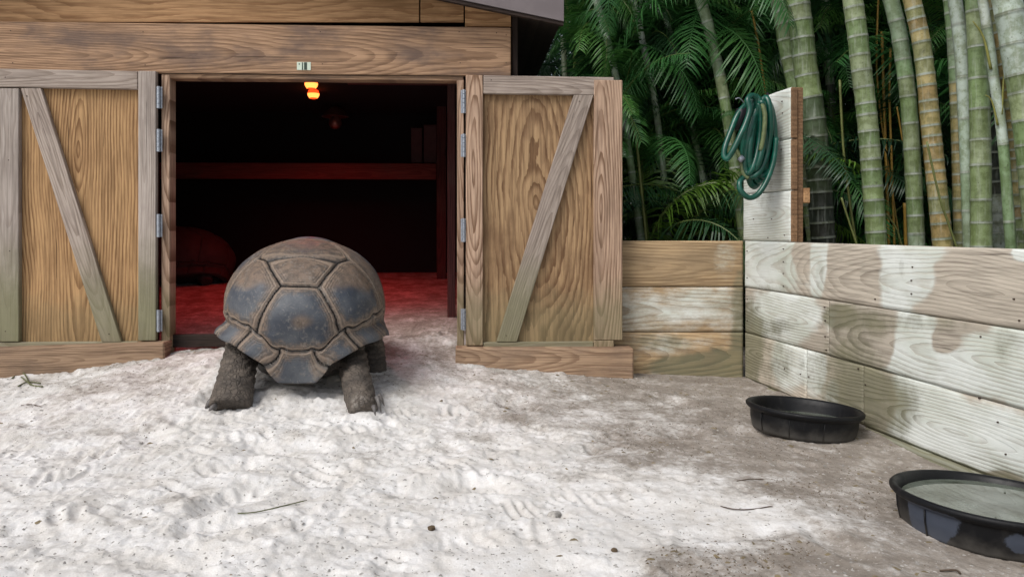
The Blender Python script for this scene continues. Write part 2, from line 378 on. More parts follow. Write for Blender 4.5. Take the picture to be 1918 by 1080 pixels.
# ---------------------------------------------------------------- shed
shed = empty('shed', (0, SH_Y, 0), SH_A)
tag(shed, 'timber tortoise shed with wide dark doorway and both doors folded open', 'shed')
TA = math.tan(SH_A)
def P(px, py, off=0.0):
    """photo pixel -> (u, z) on the plane lying off metres in front of the shed face"""
    y0 = SH_Y - off / math.cos(SH_A); tt = (px - CX) / F
    Y = y0 / (1 - TA * tt); X = tt * Y
    u, v = shed_local(X, Y); return u, ZC - (py - HY) / F * Y
def fb(name, x0, y0, x1, y1, off, T, mat, parent=None, vert=False, tilt=0.0, ch=0.004):
    parent = parent or shed
    u0, z0 = P(x0, (y0 + y1) / 2, off); u1, _ = P(x1, (y0 + y1) / 2, off)
    xm = (x0 + x1) / 2
    _, zt = P(xm, y0, off); _, zb = P(xm, y1, off)
    Wd, H = abs(u1 - u0), abs(zt - zb); c = ((u0 + u1) / 2, -off + T / 2, (zt + zb) / 2)
    if vert: return box(name, parent, c, (H, T, Wd), mat, (0, R(90), 0), ch)
    return box(name, parent, c, (Wd, T, H), mat, (0, tilt, 0), ch)
def fprism(name, pts, off, T, mat, parent=None, ang=0.0, ch=0.003):
    """polygon given in photo pixels, extruded backwards; grain along ang"""
    parent = parent or shed
    uz = [P(a, b, off) for a, b in pts]; cu = sum(p[0] for p in uz) / len(uz); cz = sum(p[1] for p in uz) / len(uz)
    ca, sa = math.cos(ang), math.sin(ang)
    bm = bmesh.new(); vs = []
    for (u, z) in uz:
        du, dz = u - cu, z - cz; vs.append(bm.verts.new((du * ca + dz * sa, -T / 2, -du * sa + dz * ca)))
    f = bm.faces.new(vs); r = bmesh.ops.extrude_face_region(bm, geom=[f])
    for v in r['geom']:
        if isinstance(v, bmesh.types.BMVert): v.co.y += T
    bmesh.ops.recalc_face_normals(bm, faces=bm.faces)
    if ch: bmesh.ops.bevel(bm, geom=list(bm.edges), offset=ch, segments=1, affect='EDGES')
    o = link(name, bm_mesh(name, bm), mat, parent); o.location = (cu, -off + T / 2, cz); o.rotation_euler = (0, -ang, 0); return o
# header beam, gable panels
fb('beam', -500, 43, 957, 136, 0.065, 0.04, M['beam'], ch=0.005)
UL = P(-500, 300)[0]
fprism('gable_panel', [(-500, 42), (-500, -140), (560, -70), (785, -18), (785, 42)], 0.02, 0.02, M['gable'])
fprism('gable_panel', [(787.5, 42), (787.5, -17), (868.5, 1.5), (868.5, 42)], 0.022, 0.02, M['gable'])
fprism('gable_panel', [(871, 50), (871, 1.5), (957, 22), (957, 50)], 0.026, 0.02, M['gable'])
fb('corner_trim', 959.5, 24, 970, 640, 0.02, 0.05, M['darkwood'], vert=True)
# walls beside the opening, side wall, back wall
fb('wall', -500, 138, 296, 640, 0.0, 0.03, M['darkwood'])
fb('wall', 873, 138, 957, 640, 0.0, 0.03, M['darkwood'])
us = P(960, 300)[0]
def sbox(name, u0, u1, v0, v1, z0, z1, mat, ch=0.0):
    return box(name, shed, ((u0 + u1) / 2, (v0 + v1) / 2, (z0 + z1) / 2), (u1 - u0, v1 - v0, z1 - z0), mat, ch=ch)
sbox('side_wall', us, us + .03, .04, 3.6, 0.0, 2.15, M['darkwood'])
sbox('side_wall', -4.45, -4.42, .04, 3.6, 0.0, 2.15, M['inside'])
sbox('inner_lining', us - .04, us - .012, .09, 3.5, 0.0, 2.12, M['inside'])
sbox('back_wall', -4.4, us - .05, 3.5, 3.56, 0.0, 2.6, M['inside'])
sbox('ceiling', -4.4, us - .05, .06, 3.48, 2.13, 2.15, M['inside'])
# door frame
fb('jamb', 302, 140, 318, 668, 0.055, 0.11, M['stile'], vert=True)
fb('jamb', 856, 149, 869, 662, 0.05, 0.11, M['stile'], vert=True)
fb('head_jamb', 303, 137.5, 868, 149, 0.05, 0.11, M['beam'])
fb('head_trim', 303, 137, 868, 140.5, 0.06, 0.03, M['darkwood'])
# interior rails, posts
def ib(name, px0, py0, px1, py1, Y, T, mat, vert=False):
    off = -(Y - SH_Y); return fb(name, px0, py0, px1, py1, off, T, mat, vert=vert)
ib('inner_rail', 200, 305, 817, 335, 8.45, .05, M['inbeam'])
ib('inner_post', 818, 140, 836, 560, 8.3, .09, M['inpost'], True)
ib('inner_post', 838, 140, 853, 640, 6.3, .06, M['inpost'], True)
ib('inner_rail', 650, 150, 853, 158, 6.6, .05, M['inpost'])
# threshold board half buried
fb('threshold', 319, 626, 440, 650, 0.0, .04, M['darkwood'])
# sills
fb('sill', -320, 652, 308, 712, 0.17, 0.15, M['sill'], tilt=R(-1.6), ch=0.008)
fb('sill', 853, 652, 1187, 716, 0.17, 0.15, M['sill'], tilt=R(0.5), ch=0.008)
# small pale latch plates on the beam
lp = fb('latch_plate', 556, 116.5, 582, 131.5, 0.0685, 0.0035, M['plate'], ch=0.0006)
for a, b in ((565.5, 567.5), (569.5, 575)):
    o = fb('stripe', a, 117, b, 131, 0.0700, 0.0012, M['plate_dark'], ch=0)
    o.parent = lp; o.location = o.location - lp.location
o = fb('stripe', 559.5, 119, 561.5, 121.5, 0.0700, 0.0012, M['plate_dark'], ch=0); o.parent = lp; o.location = o.location - lp.location
# roof: low gable, fascia in front, dark soffit under the eaves
oe = 0.24
uA, zA = P(1056, 40, oe); uB, zB = P(865, 0, oe); sl = (zB - zA) / (uA - uB); ur = -2.2
def roof_prof(d0, d1):
    zr = zA + sl * (uA - ur); uL = 2 * ur - uA
    return [(uA, zA + d0), (ur, zr + d0), (uL, zA + d0), (uL, zA + d1), (ur, zr + d1), (uA, zA + d1)]
def prof_prism(name, prof, v0, v1, mat):
    n = len(prof); v = [(u, v0, z) for u, z in prof] + [(u, v1, z) for u, z in prof]
    h = n // 2
    f = []
    for i in range(n): f.append((i, (i + 1) % n, n + (i + 1) % n, n + i))
    f += [(0, 1, 4, 5), (1, 2, 3, 4), (n + 5, n + 4, n + 1, n), (n + 4, n + 3, n + 2, n + 1)]
    me = mesh_py(name, v, f); bm = bmesh.new(); bm.from_mesh(me); bmesh.ops.recalc_face_normals(bm, faces=bm.faces); bm.to_mesh(me); bm.free()
    return link(name, me, mat, shed)
prof_prism('fascia', roof_prof(0.0, 0.30), -oe, -oe + 0.03, M['roof'])
prof_prism('roof', roof_prof(0.03, 0.16), -oe + 0.032, 3.9, M['darkwood'])
prof_prism('soffit_trim', roof_prof(-0.022, -0.003), -oe + 0.01, -oe + 0.05, M['darkwood'])
# doors
def hinge(parent, px, y0, y1):
    off = 0.10; u, zt = P(px, y0, off); _, zb = P(px, y1, off); H = zt - zb
    V = []; Fc = []
    def addbox(cx, cy, cz, sx, sy, sz):
        b = len(V)
        for dz in (-1, 1):
            for dy in (-1, 1):
                for dx in (-1, 1): V.append((cx + dx * sx / 2, cy + dy * sy / 2, cz + dz * sz / 2))
        Fc.extend([tuple(b + i for i in q) for q in ((0, 1, 3, 2), (4, 6, 7, 5), (0, 4, 5, 1), (2, 3, 7, 6), (0, 2, 6, 4), (1, 5, 7, 3))])
    for k, (a, b_) in enumerate(((0, .19), (.22, .40), (.43, .60), (.63, .80), (.83, 1))):
        v, f = tube_data([(0, 0, -H / 2 + H * a), (0, 0, -H / 2 + H * b_)], 0.0095, 8); b = len(V)
        V.extend(v); Fc.extend([tuple(b + i for i in q) for q in f])
    addbox(0.0, 0.012, 0, 0.036, 0.003, H * 0.98)
    o = link('hinge', mesh_py('hinge', V, Fc), M['steel'], parent); o.location = (u, -off, (zt + zb) / 2)
D1 = empty('door'); D1.parent = shed; D1['label'] = 'left door with grey frame and straight grained orange panel'
D2 = empty('door'); D2.parent = shed; D2['label'] = 'right door with wavy grained panel sticking out past the shed corner'
OF = 0.095; OT = 0.04
fb('panel', 20, 150, 280, 645, 0.055, 0.014, M['ply'], D1, vert=True, ch=0)
fb('top_rail', -3, 131, 257.5, 165, OF, OT, M['frame'], D1, tilt=R(0.5))
fb('stile', 258.5, 133, 292, 638, OF + .002, OT, M['stile_grey'], D1, vert=True)
fb('stile', -3, 165.5, 35, 640, OF, OT, M['stile_grey'], D1, vert=True)
fb('bottom_rail', -3, 640.5, 257, 652, OF - .004, OT, M['frame'], D1)
fprism('brace', [(38, 165.5), (76, 165.5), (227, 640), (190, 640)], OF - .002, OT - .004, M['frame'], D1, ang=math.atan2(-474, 151))
for a, b in ((162, 203), (242, 284), (401, 444), (580, 621)): hinge(D1, 297, a, b)
fb('panel', 890, 160, 1130, 645, 0.055, 0.014, M['ply2'], D2, vert=True, ch=0)
fb('stile', 872.5, 141, 904.5, 647, OF + .002, OT, M['stile'], D2, vert=True)
fb('top_rail', 905.5, 143, 1150, 177, OF, OT, M['frame'], D2, tilt=R(0.3))
fb('stile', 1113, 150, 1166, 637, OF + .004, OT, M['stile'], D2, vert=True)
fb('stile', 1113, 637.6, 1150, 650, OF + .003, OT, M['stile'], D2, vert=True)
fb('bottom_rail', 905.5, 640.5, 1112, 650, OF - .004, OT, M['frame'], D2)
fprism('brace', [(1075, 177.5), (1112, 177.5), (968, 640), (930, 640)], OF - .002, OT - .004, M['frame'], D2, ang=math.atan2(462, 146))
for a, b in ((168, 212), (251, 294), (409, 453), (578, 618)): hinge(D2, 868.5, a, b)
# nails in the beam and doors
def nails(parent, pts, off, r=0.0035):
    V = []; Fc = []
    for (a, b) in pts:
        u, z = P(a, b, off); i0 = len(V)
        for k in range(6): V.append((u + r * math.cos(k * math.pi / 3), -off - .0015, z + r * math.sin(k * math.pi / 3)))
        for k in range(6): V.append((u + r * math.cos(k * math.pi / 3), -off + .002, z + r * math.sin(k * math.pi / 3)))
        Fc.append(tuple(i0 + k for k in range(6)))
        for k in range(6): Fc.append((i0 + k, i0 + (k + 1) % 6, i0 + 6 + (k + 1) % 6, i0 + 6 + k))
    o = link('nail_heads', mesh_py('nail_heads', V, Fc), M['nail'], parent); o['kind'] = 'stuff'
nails(shed, [(860, 60), (948, 66), (948, 118), (862, 118), (930, 62), (20, 58), (24, 118), (268, 60), (272, 122), (600, 60), (604, 120)], 0.065)
nails(D1, [(265, 145), (284, 150), (265, 620), (284, 610), (10, 145), (10, 620), (275, 300), (274, 460), (50, 180), (204, 625), (16, 300), (18, 470)], OF)
nails(D2, [(880, 155), (896, 160), (880, 635), (896, 630), (1125, 165), (1140, 168), (1122, 340), (1122, 480), (1125, 630), (1085, 190), (948, 628), (888, 300), (888, 440), (920, 150)], OF)

# ---------------------------------------------------------------- heat lamps (lit, red)
t = NT('red_bulb'); t.bsdf.inputs['Emission Color'].default_value = (1, 0.045, 0.006, 1); t.bsdf.inputs['Emission Strength'].default_value = 2.2
M['bulb'] = t.out((0.6, 0.05, 0.02), 0.3)
t = NT('bulb_hot'); t.bsdf.inputs['Emission Color'].default_value = (1, 0.26, 0.05, 1); t.bsdf.inputs['Emission Strength'].default_value = 3.0
M['hot'] = t.out((0.9, 0.4, 0.1), 0.3)
M['shade'] = plain('lamp_shade_metal', (0.25, 0.12, 0.10), 0.4, 0.7)
M['cord'] = plain('black_cord', (0.01, 0.01, 0.01), 0.6)
def lathe(name, prof, mat, parent=None, seg=24, smooth=True):
    V = []; Fc = []
    for (r, z) in prof:
        for s in range(seg): V.append((r * math.cos(2 * math.pi * s / seg), r * math.sin(2 * math.pi * s / seg), z))
    for i in range(len(prof) - 1):
        for s in range(seg): a = i * seg + s; b = i * seg + (s + 1) % seg; Fc.append((a, b, b + seg, a + seg))
    return link(name, mesh_py(name, V, Fc), mat, parent, smooth)
def heat_lamp(px, py, Y, label, lit, energy, sc=1.0):
    p = ray(px, py, Y); h = empty('heat_lamp', p); h.scale = (sc, sc, sc); tag(h, label, 'heat lamp', 'heat lamps hanging in the shed')
    lathe('lamp_shade', [(0.015, .125), (0.03, .12), (0.07, .092), (0.098, 0.052), (0.100, 0.050), (0.094, 0.048), (0.066, .084), (0.028, .11)], M['shade'], h)
    b = lathe('bulb', [(0.001, -.040), (0.018, -.038), (0.034, -.028), (0.046, -.008), (0.048, 0.010), (0.042, 0.030), (0.022, 0.06), (0.014, 0.085)], M['bulb'] if lit else M['shade'], h)
    if lit: lathe('bulb_glow_band', [(0.034, -.031), (0.0415, -.021), (0.0475, -.010), (0.0495, 0.0), (0.0495, 0.007)], M['hot'], b)  # band outside the bulb, added so that it shows a brighter core
    tube('cord', [(0, 0, .12), (0, 0, .30)], 0.004, M['cord'], h, 6)
    if lit:
        l = bpy.data.lights.new('lamp_glow', 'SPOT'); l.energy = energy; l.color = (1, 0.022, 0.016); l.spot_size = R(150); l.spot_blend = 0.9; l.shadow_soft_size = 0.04
        o = bpy.data.objects.new('lamp_glow', l); COL.objects.link(o); o.parent = h; o.location = (0, 0, -0.05)
heat_lamp(583, 158, 6.5, 'nearer red heat lamp glowing just under the top of the doorway', True, 30)
heat_lamp(587, 177, 7.3, 'smaller red heat lamp glowing below and behind the first', True, 30)
heat_lamp(628, 232, 8.1, 'unlit heat lamp hanging in the dark above the back rail', False, 0, 1.3)
# two pale boards standing on the rail
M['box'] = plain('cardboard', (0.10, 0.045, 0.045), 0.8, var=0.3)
for (x0, y0, x1, lab) in ((768, 241, 790, 'narrow pale box standing on the back rail, the left and shorter of the two'),
                          (792, 235, 817, 'wider pale box standing on the back rail next to the post')):
    a = ray(x0, y0, 8.47); b = ray(x1, 304.5, 8.47)
    r = empty('storage_box', ((a.x + b.x) / 2, 8.55, b.z + .003), SH_A); tag(r, lab, 'box', 'boxes on the back rail')
    w = b.x - a.x - .006; h = a.z - b.z - .003
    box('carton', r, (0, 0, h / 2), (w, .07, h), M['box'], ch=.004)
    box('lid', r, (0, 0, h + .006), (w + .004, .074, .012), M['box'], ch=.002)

# ---------------------------------------------------------------- painted boards of fence and side wall
def painted_board(name, parent, o_loc, ang, s0, s1, z0, z1, T, mat, fn, face=1, dz=0.0):
    """front face is a fine grid carrying wear attributes; local x along the board. face=+1: front looks to local -y"""
    L = s1 - s0; H = z1 - z0; st = 0.012
    nx = max(2, int(L / st)) + 1; nz = max(2, int(H / st)) + 1
    xs = np.linspace(-L / 2, L / 2, nx); zs = np.linspace(-H / 2, H / 2, nz)
    GXb, GZb = np.meshgrid(xs, zs); n = nx * nz
    ex = np.minimum(L / 2 - np.abs(GXb), H / 2 - np.abs(GZb))
    yf = -T / 2 + 0.004 * (1 - sstep(0, 0.010, ex)) + 0.0012 * vnoise(GXb * 6 + s0 * 9, GZb * 20, z0 * 7, 5)
    front = np.stack([GXb.ravel(), yf.ravel(), GZb.ravel()], 1)
    back = np.stack([GXb.ravel(), np.full(n, T / 2), GZb.ravel()], 1)
    bi = np.arange(n).reshape(nz, nx); V = np.concatenate([front, back]); fs = []
    A = bi
    q = np.stack([A[:-1, :-1].ravel(), A[:-1, 1:].ravel(), A[1:, 1:].ravel(), A[1:, :-1].ravel()], 1); fs.append(q)
    per = np.concatenate([bi[0, :], bi[1:, -1], bi[-1, -2::-1], bi[-2:0:-1, 0]])
    nxt = np.roll(per, -1)
    fs.append(np.stack([per, per + n, nxt + n, nxt], 1))
    c0, c1, c2, c3 = bi[0, 0] + n, bi[-1, 0] + n, bi[-1, -1] + n, bi[0, -1] + n
    fs.append(np.array([[c0, c1, c2, c3]]))
    me = mesh_np(name, V, np.concatenate(fs))
    S = (s0 + s1) / 2 + GXb.ravel(); Zw = (z0 + z1) / 2 + GZb.ravel()
    pa, mo = fn(S, Zw)
    attr(me, 'paint', np.concatenate([pa, pa * 0])); attr(me, 'moss', np.concatenate([mo, mo]))
    o = link(name, me, mat, parent)
    o.location = ((s0 + s1) / 2, T / 2 + dz, (z0 + z1) / 2)
    return o
CO = Vector((435 / F * 5.42, 5.42, 0)); ZT, Z2, Z1 = 0.869, 0.577, 0.290
# back fence, frontal, from behind the door to the corner
bf = empty('low_fence', (CO.x, CO.y, 0)); tag(bf, 'low fence of three bare planks between the shed door and the corner', 'fence')
def ells(px, py, L):
    v = np.zeros_like(px)
    for (cx, cy, rx, ry, a) in L: v = v + a * np.exp(-(((px - cx) / rx)**2 + ((py - cy) / ry)**2)**2)
    return v
def fence_fn(S, Z):
    px = CX + (CO.x + S) / CO.y * F; py = HY + (ZC - Z) / CO.y * F
    midp = (Z < Z2) & (Z > Z1); lowp = Z <= Z1
    p = np.where(midp, 0.43, np.where(lowp, 0.36, 0.20)) + ells(px, py, [(1290, 575, 110, 30, .12), (1360, 490, 30, 45, .22), (1240, 650, 50, 20, .1)]) + .1 * fbm(S * 4, Z * 9, 0, 8, 3)
    m = .18 * lowp + ells(px, py, [(1310, 688, 100, 24, .95), (1345, 675, 40, 28, .5), (1390, 600, 24, 120, .7), (1240, 640, 60, 18, .4), (1200, 610, 40, 12, .3), (1290, 612, 60, 10, .35)])
    return p, m
G = 0.0022
for z0, z1 in ((Z2 + G, ZT), (Z1 + G, Z2 - G), (-0.06, Z1 - G)):
    painted_board('plank', bf, None, 0, -1.05, -0.006, z0, z1, 0.038, M['fence'], fence_fn, dz=0.0)
# right wall: runs from the corner towards the camera; local x = distance from the corner
KW = 0.159; WD = Vector((KW, -1, 0)).normalized(); wa = math.atan2(WD.y, WD.x)
wall = empty('side_fence', (CO.x, CO.y, 0), wa)
tag(wall, 'long whitewashed plank wall with peeling paint and a taller end by the corner', 'fence')
def s_at(px):
    tt = (px - CX) / F; Y = (CO.x + KW * CO.y) / (tt + KW); return (CO.y - Y) / (-WD.y)
def wall_px(S):
    X = CO.x + WD.x * S; Y = np.maximum(CO.y + WD.y * S, 0.8); return CX + X / Y * F, Y
def wall_fn(S, Z):
    px, Y = wall_px(S); py = HY + (ZC - Z) / Y * F
    p = np.full_like(px, 0.34)
    # top board
    top = (Z > Z2); mid = (Z > Z1) & ~top; low = ~top & ~mid
    pt = ells(px, py, [(1425, 500, 66, 60, .6), (1535, 490, 16, 50, .7), (1530, 540, 12, 40, .3), (1700, 520, 50, 44, .85), (1705, 470, 64, 26, .6), (1678, 570, 26, 34, .6), (1915, 470, 18, 18, .8), (1480, 455, 30, 8, .3)])
    pt -= ells(px, py, [(1500, 470, 14, 40, .5), (1595, 500, 46, 60, .5), (1830, 560, 80, 80, .5)])
    pm = ells(px, py, [(1470, 590, 60, 50, .75), (1560, 640, 14, 60, .3), (1700, 660, 26, 80, .65), (1800, 700, 130, 40, .8), (1900, 660, 50, 70, .6), (1725, 620, 30, 50, .5), (1830, 640, 30, 20, .3), (1950, 720, 60, 100, .7)])
    pm -= ells(px, py, [(1770, 635, 22, 24, .6), (1610, 640, 60, 50, .6)])
    pl = ells(px, py, [(1478, 680, 32, 50, .55), (1525, 690, 22, 45, .6), (1740, 780, 60, 90, .75), (1800, 820, 120, 60, .75), (1890, 840, 60, 50, .6), (1700, 720, 30, 30, .3), (1560, 740, 14, 30, .3), (1950, 900, 60, 60, .7)])
    pl -= ells(px, py, [(1885, 905, 42, 26, .8), (1625, 740, 46, 46, .5), (1400, 680, 20, 60, .4)])
    p = p + np.where(top, pt, np.where(mid, pm, pl))
    # taller end
    hi = Z > ZT; p = np.where(hi, 0.93 + 0 * p, p)
    p = p + 0.12 * fbm(S * 6, Z * 14, 0, 41, 3) + np.where(px > 1960, 0.25, 0)
    near0 = sstep(0.02, 0.0, Z)
    m = ells(px, py, [(1405, 640, 22, 90, .75), (1450, 670, 40, 60, .35), (1440, 610, 60, 16, .4), (1570, 590, 30, 22, .75), (1600, 620, 60, 70, .35), (1640, 760, 90, 70, .62), (1580, 700, 80, 60, .42), (1740, 600, 180, 26, .35), (1890, 650, 30, 40, .3), (1885, 905, 50, 30, .6)])
    m = np.where(top | hi, ells(px, py, [(1690, 500, 8, 30, .3), (1465, 500, 14, 40, .3), (1535, 520, 10, 44, .35), (1440, 540, 60, 9, .35)]) + 0.05, m) + 0.75 * near0
    m = m + np.where(low, .15, np.where(mid, .09, 0.0)) * (1 - hi)
    m = np.where(hi, ells(px, py, [(1432, 350, 22, 60, .45)]), m)
    return p, m
SM = s_at(1918) + 1.7
s52, s10, s15, s80 = s_at(1552), s_at(1509), s_at(1616), s_at(1480)
T_ = 0.040
painted_board('plank', wall, None, 0, 0.004, SM, Z2 + G, ZT, T_, M['wallwood'], wall_fn)
painted_board('plank', wall, None, 0, 0.004, s52 - .002, Z1 + G, Z2 - G, T_, M['wallwood'], wall_fn, dz=.002)
painted_board('plank', wall, None, 0, s52 + .002, SM, Z1 + G, Z2 - G, T_, M['wallwood'], wall_fn, dz=-.002)
painted_board('plank', wall, None, 0, 0.004, s10 - .002, 0.0 + G, Z1 - G, T_, M['wallwood'], wall_fn)
painted_board('plank', wall, None, 0, s10 + .002, s15 - .002, 0.0 + G, Z1 - G, T_, M['wallwood'], wall_fn, dz=.003)
painted_board('plank', wall, None, 0, s15 + .002, SM, 0.0 + G, Z1 - G, T_, M['wallwood'], wall_fn)
painted_board('plank', wall, None, 0, 0.004, SM, -0.22, 0.0 - G, T_, M['wallwood'], wall_fn, dz=-.012)
ZP = ZT; 
for k in range(3):
    painted_board('plank', wall, None, 0, -0.02, s80, ZT + .003 + k * .2915, ZT + (k + 1) * .2915 - .001, T_, M['wallwood'], wall_fn, dz=.001 * k)
# bare backing board shows its edge behind the plank ends, posts behind
box('backing_post', wall, (s80 - .045, T_ + .021, (ZT + 1.744) / 2 - .25), (0.09, .038, 1.744 - ZT + .5), M['endgrain'])
box('end_cap', wall, (s80 + .0085, T_ / 2, ZT + .146), (.013, T_ - .002, .286), M['endgrain'])
box('end_cap', wall, (s80 + .0085, T_ / 2, ZT + .4375), (.013, T_ - .002, .286), M['endgrain'])
box('end_cap', wall, (s80 + .0085, T_ / 2, ZT + .729), (.013, T_ - .002, .286), M['endgrain'])
box('block', wall, (s80 - .04, T_ + .062, ZC + (430 - 367) / F * 4.9), (.08, .04, .085), M['gable'])
box('block', wall, (s80 - .10, T_ + .06, ZC + (430 - 342) / F * 4.9), (.05, .03, .07), M['gable'])
for s in (s_at(1590), s_at(1800)): box('rear_post', wall, (s, T_ + .048, .33), (.09, .09, .98), M['endgrain'])
# nails
def wall_nails(pts, dz=0.0):
    V = []; Fc = []
    for (a, b) in pts:
        s = s_at(a); X = CO.x + WD.x * s; Y = CO.y + WD.y * s; z = ZC - (b - HY) / F * Y; i0 = len(V); r = .0035
        for y in (-.0055, .004):
            for k in range(6): V.append((s + r * math.cos(k * math.pi / 3), y, z + r * math.sin(k * math.pi / 3)))
        Fc.append(tuple(i0 + k for k in range(6)))
        for k in range(6): Fc.append((i0 + k, i0 + (k + 1) % 6, i0 + 6 + (k + 1) % 6, i0 + 6 + k))
    o = link('nail_heads', mesh_py('nail_heads', V, Fc), M['nail'], wall); o['kind'] = 'stuff'
wall_nails([(1468, 466), (1468, 490), (1468, 512), (1468, 536), (1545, 575), (1546, 600), (1546, 630), (1548, 655), (1400, 560), (1400, 600), (1400, 470), (1400, 520), (1710, 500), (1708, 525), (1708, 550), (1470, 690), (1500, 700), (1515, 705), (1640, 560), (1838, 630), (1835, 745), (1870, 790), (1885, 850), (1608, 690), (1622, 720), (1900, 560), (1910, 600),
            (1465, 190), (1466, 212), (1464, 280), (1412, 410), (1446, 410), (1439, 445), (1470, 440)])

# ---------------------------------------------------------------- hose
t = NT('green_hose'); n = t.noise(t.obj(), 14, 3, 0.6)
M['hose'] = t.out(t.mix(t.rng(n, 0.5, 0.68), (0.002, 0.062, 0.040), (0.004, 0.105, 0.070)), 0.32, Specular_IOR_Level=0.6)
M['hose_old'] = plain('yellowed_hose', (0.15, 0.19, 0.08), 0.5, var=0.6, scale=30)
M['black'] = plain('black_plastic', (0.012, 0.010, 0.014), 0.45)
def hp(x, y, Y): return ray(1300 + x / 3.377, 140 + y / 3.377, Y)
hose = empty('garden_hose', hp(430, 170, 4.9)); tag(hose, 'green garden hose coiled and hung on the white taller end of the plank wall', 'garden hose')
HO = hose.location.copy()
loops = [(435, 405, 86, 232, .04, 4.94), (400, 395, 92, 235, .00, 4.93), (372, 400, 78, 262, .06, 4.91), (420, 400, 60, 225, .10, 4.88), (398, 440, 62, 268, .05, 4.905), (385, 430, 56, 275, .03, 4.87), (445, 400, 80, 240, .02, 4.90), (440, 395, 74, 248, .05, 4.86), (352, 395, 62, 250, .18, 4.845), (400, 390, 46, 215, .12, 4.835)]
pts = []; NS = 22
for k in range(len(loops) * NS):
    fk = k / NS; i = int(fk); j = min(i + 1, len(loops) - 1); w = fk - i
    cx, cy, rx, ry, tl, Y = [loops[i][m] * (1 - w) + loops[j][m] * w for m in range(6)]
    a = -math.pi / 2 + 2 * math.pi * fk
    ex, ey = rx * math.cos(a) * (0.72 + 0.28 * (math.sin(a) + 1) / 2), ry * math.sin(a)
    pts.append(hp(cx + ex - ey * tl, cy + ey, Y + .012 * math.sin(3 * a + i)) - HO)
tube('hose_coil', catmull(pts, 3), 0.0178, M['hose'], hose, 10)
big = catmull([hp(*p) - HO for p in [(400, 200, 4.85), (392, 150, 4.83), (365, 132, 4.82), (338, 160, 4.80), (352, 220, 4.79), (330, 300, 4.78), (290, 390, 4.77), (245, 480, 4.77), (210, 530, 4.78), (190, 510, 4.79), (198, 450, 4.80), (235, 350, 4.82), (275, 255, 4.84), (325, 195, 4.86), (370, 180, 4.88)]], 6)
tube('hose_loop', big, 0.0165, M['hose'], hose, 10)
low = catmull([hp(*p) - HO for p in [(520, 400, 4.86), (505, 540, 4.85), (465, 660, 4.84), (410, 750, 4.83), (350, 778, 4.82), (300, 740, 4.82), (287, 690, 4.83), (305, 655, 4.85), (345, 640, 4.86)]], 6)
tube('hose_loop', low, 0.0155, M['hose'], hose, 10)
old = catmull([hp(*p) - HO for p in [(330, 195, 4.90), (290, 260, 4.89), (255, 350, 4.88), (250, 430, 4.88), (275, 490, 4.87), (300, 540, 4.86), (310, 620, 4.85), (345, 655, 4.84)]], 6)
o = tube('hose_loop', old, 0.0125, M['hose_old'], hose, 8); o['label'] = 'yellowed older length of hose'
yl = catmull([hp(*p) - HO for p in [(430, 180, 4.82), (448, 260, 4.81), (440, 380, 4.81), (420, 480, 4.82)]], 6)
o = tube('hose_loop', yl, 0.013, M['hose_old'], hose, 8); o['label'] = 'yellowed older length of hose'
tube('connector', [hp(285, 545, 4.83) - HO, hp(310, 520, 4.83) - HO], 0.016, M['steel'], hose, 10)
v, f = tube_data([hp(270, 350, 4.86), hp(275, 300, 4.86), hp(300, 235, 4.86), hp(325, 215, 4.86)], [0.02, 0.030, 0.034, 0.02], 10)
hk = empty('hose_bracket', hp(440, 180, 4.95)); tag(hk, 'black hose bracket and hook on the white planks behind the hose', 'bracket')
HB = hk.location.copy()
link('bracket_end', mesh_py('bracket_end', [x - HB for x in v], f), M['black'], hk, True)
tube('bracket_arm', [hp(300, 235, 4.86) - HB, hp(380, 190, 4.92) - HB, hp(478, 190, 5.0) - HB], 0.012, M['black'], hk, 8)
tube('hook', [hp(455, 200, 4.86) - HB, hp(465, 175, 4.86) - HB, hp(466, 120, 4.88) - HB, hp(464, 118, 4.97) - HB], 0.007, M['black'], hk, 8)
tube('wire', catmull([hp(*p) - HB for p in [(262, 155, 4.85), (285, 148, 4.85), (310, 170, 4.86), (330, 200, 4.87)]], 5), 0.003, M['steel'], hk, 6)

# ---------------------------------------------------------------- rubber tubs
t = NT('black_rubber'); oc = t.obj(); n = t.noise(oc, 9, 5, 0.65); z = t.sep(oc)[2]
sp = t.rng(t.noise(oc, 70, 3, 0.6), 0.60, 0.7)
ds = t.math('MULTIPLY', t.rng(t.math('ADD', z, t.math('MULTIPLY', n, -.12)), 0.015, -0.055), 0.95)
st_ = t.noise(t.comb(*[t.math('MULTIPLY', q_, k_) for q_, k_ in zip(t.sep(oc), (30, 30, 4))]), 1, 4, .7)
ds = t.math('MAXIMUM', ds, t.rng(st_, .56, .72, 0, .22))
c = t.mix(t.math('MAXIMUM', ds, t.math('MULTIPLY', sp, 0.12)), (0.003, 0.0035, 0.005), (0.07, 0.066, 0.06))
sc_ = t.attr('scuff'); c = t.mix(t.math('MULTIPLY', t.rng(t.math('ADD', sc_, t.math('MULTIPLY', t.math('SUBTRACT', t.noise(oc, 16, 5, .7), .5), 1.5)), .42, .62), 0.7), c, (0.075, 0.09, 0.125))
t.bump(n, .3, .004); M['rubber'] = t.out(c, t.rng(n, .3, .7, .42, .62), Specular_IOR_Level=.3)
t = NT('water'); M['water'] = t.out((0.12, 0.15, 0.12), 0.04, Specular_IOR_Level=0.8)
M['water_c'] = t.m
n = t.noise(t.obj(), 8, 3); t.bump(n, 0.06, 0.01)
t.l.new(t.mix(t.rng(n, .4, .62), (0.13, 0.15, 0.125), (0.06, 0.07, 0.05)), t.bsdf.inputs['Base Color'])
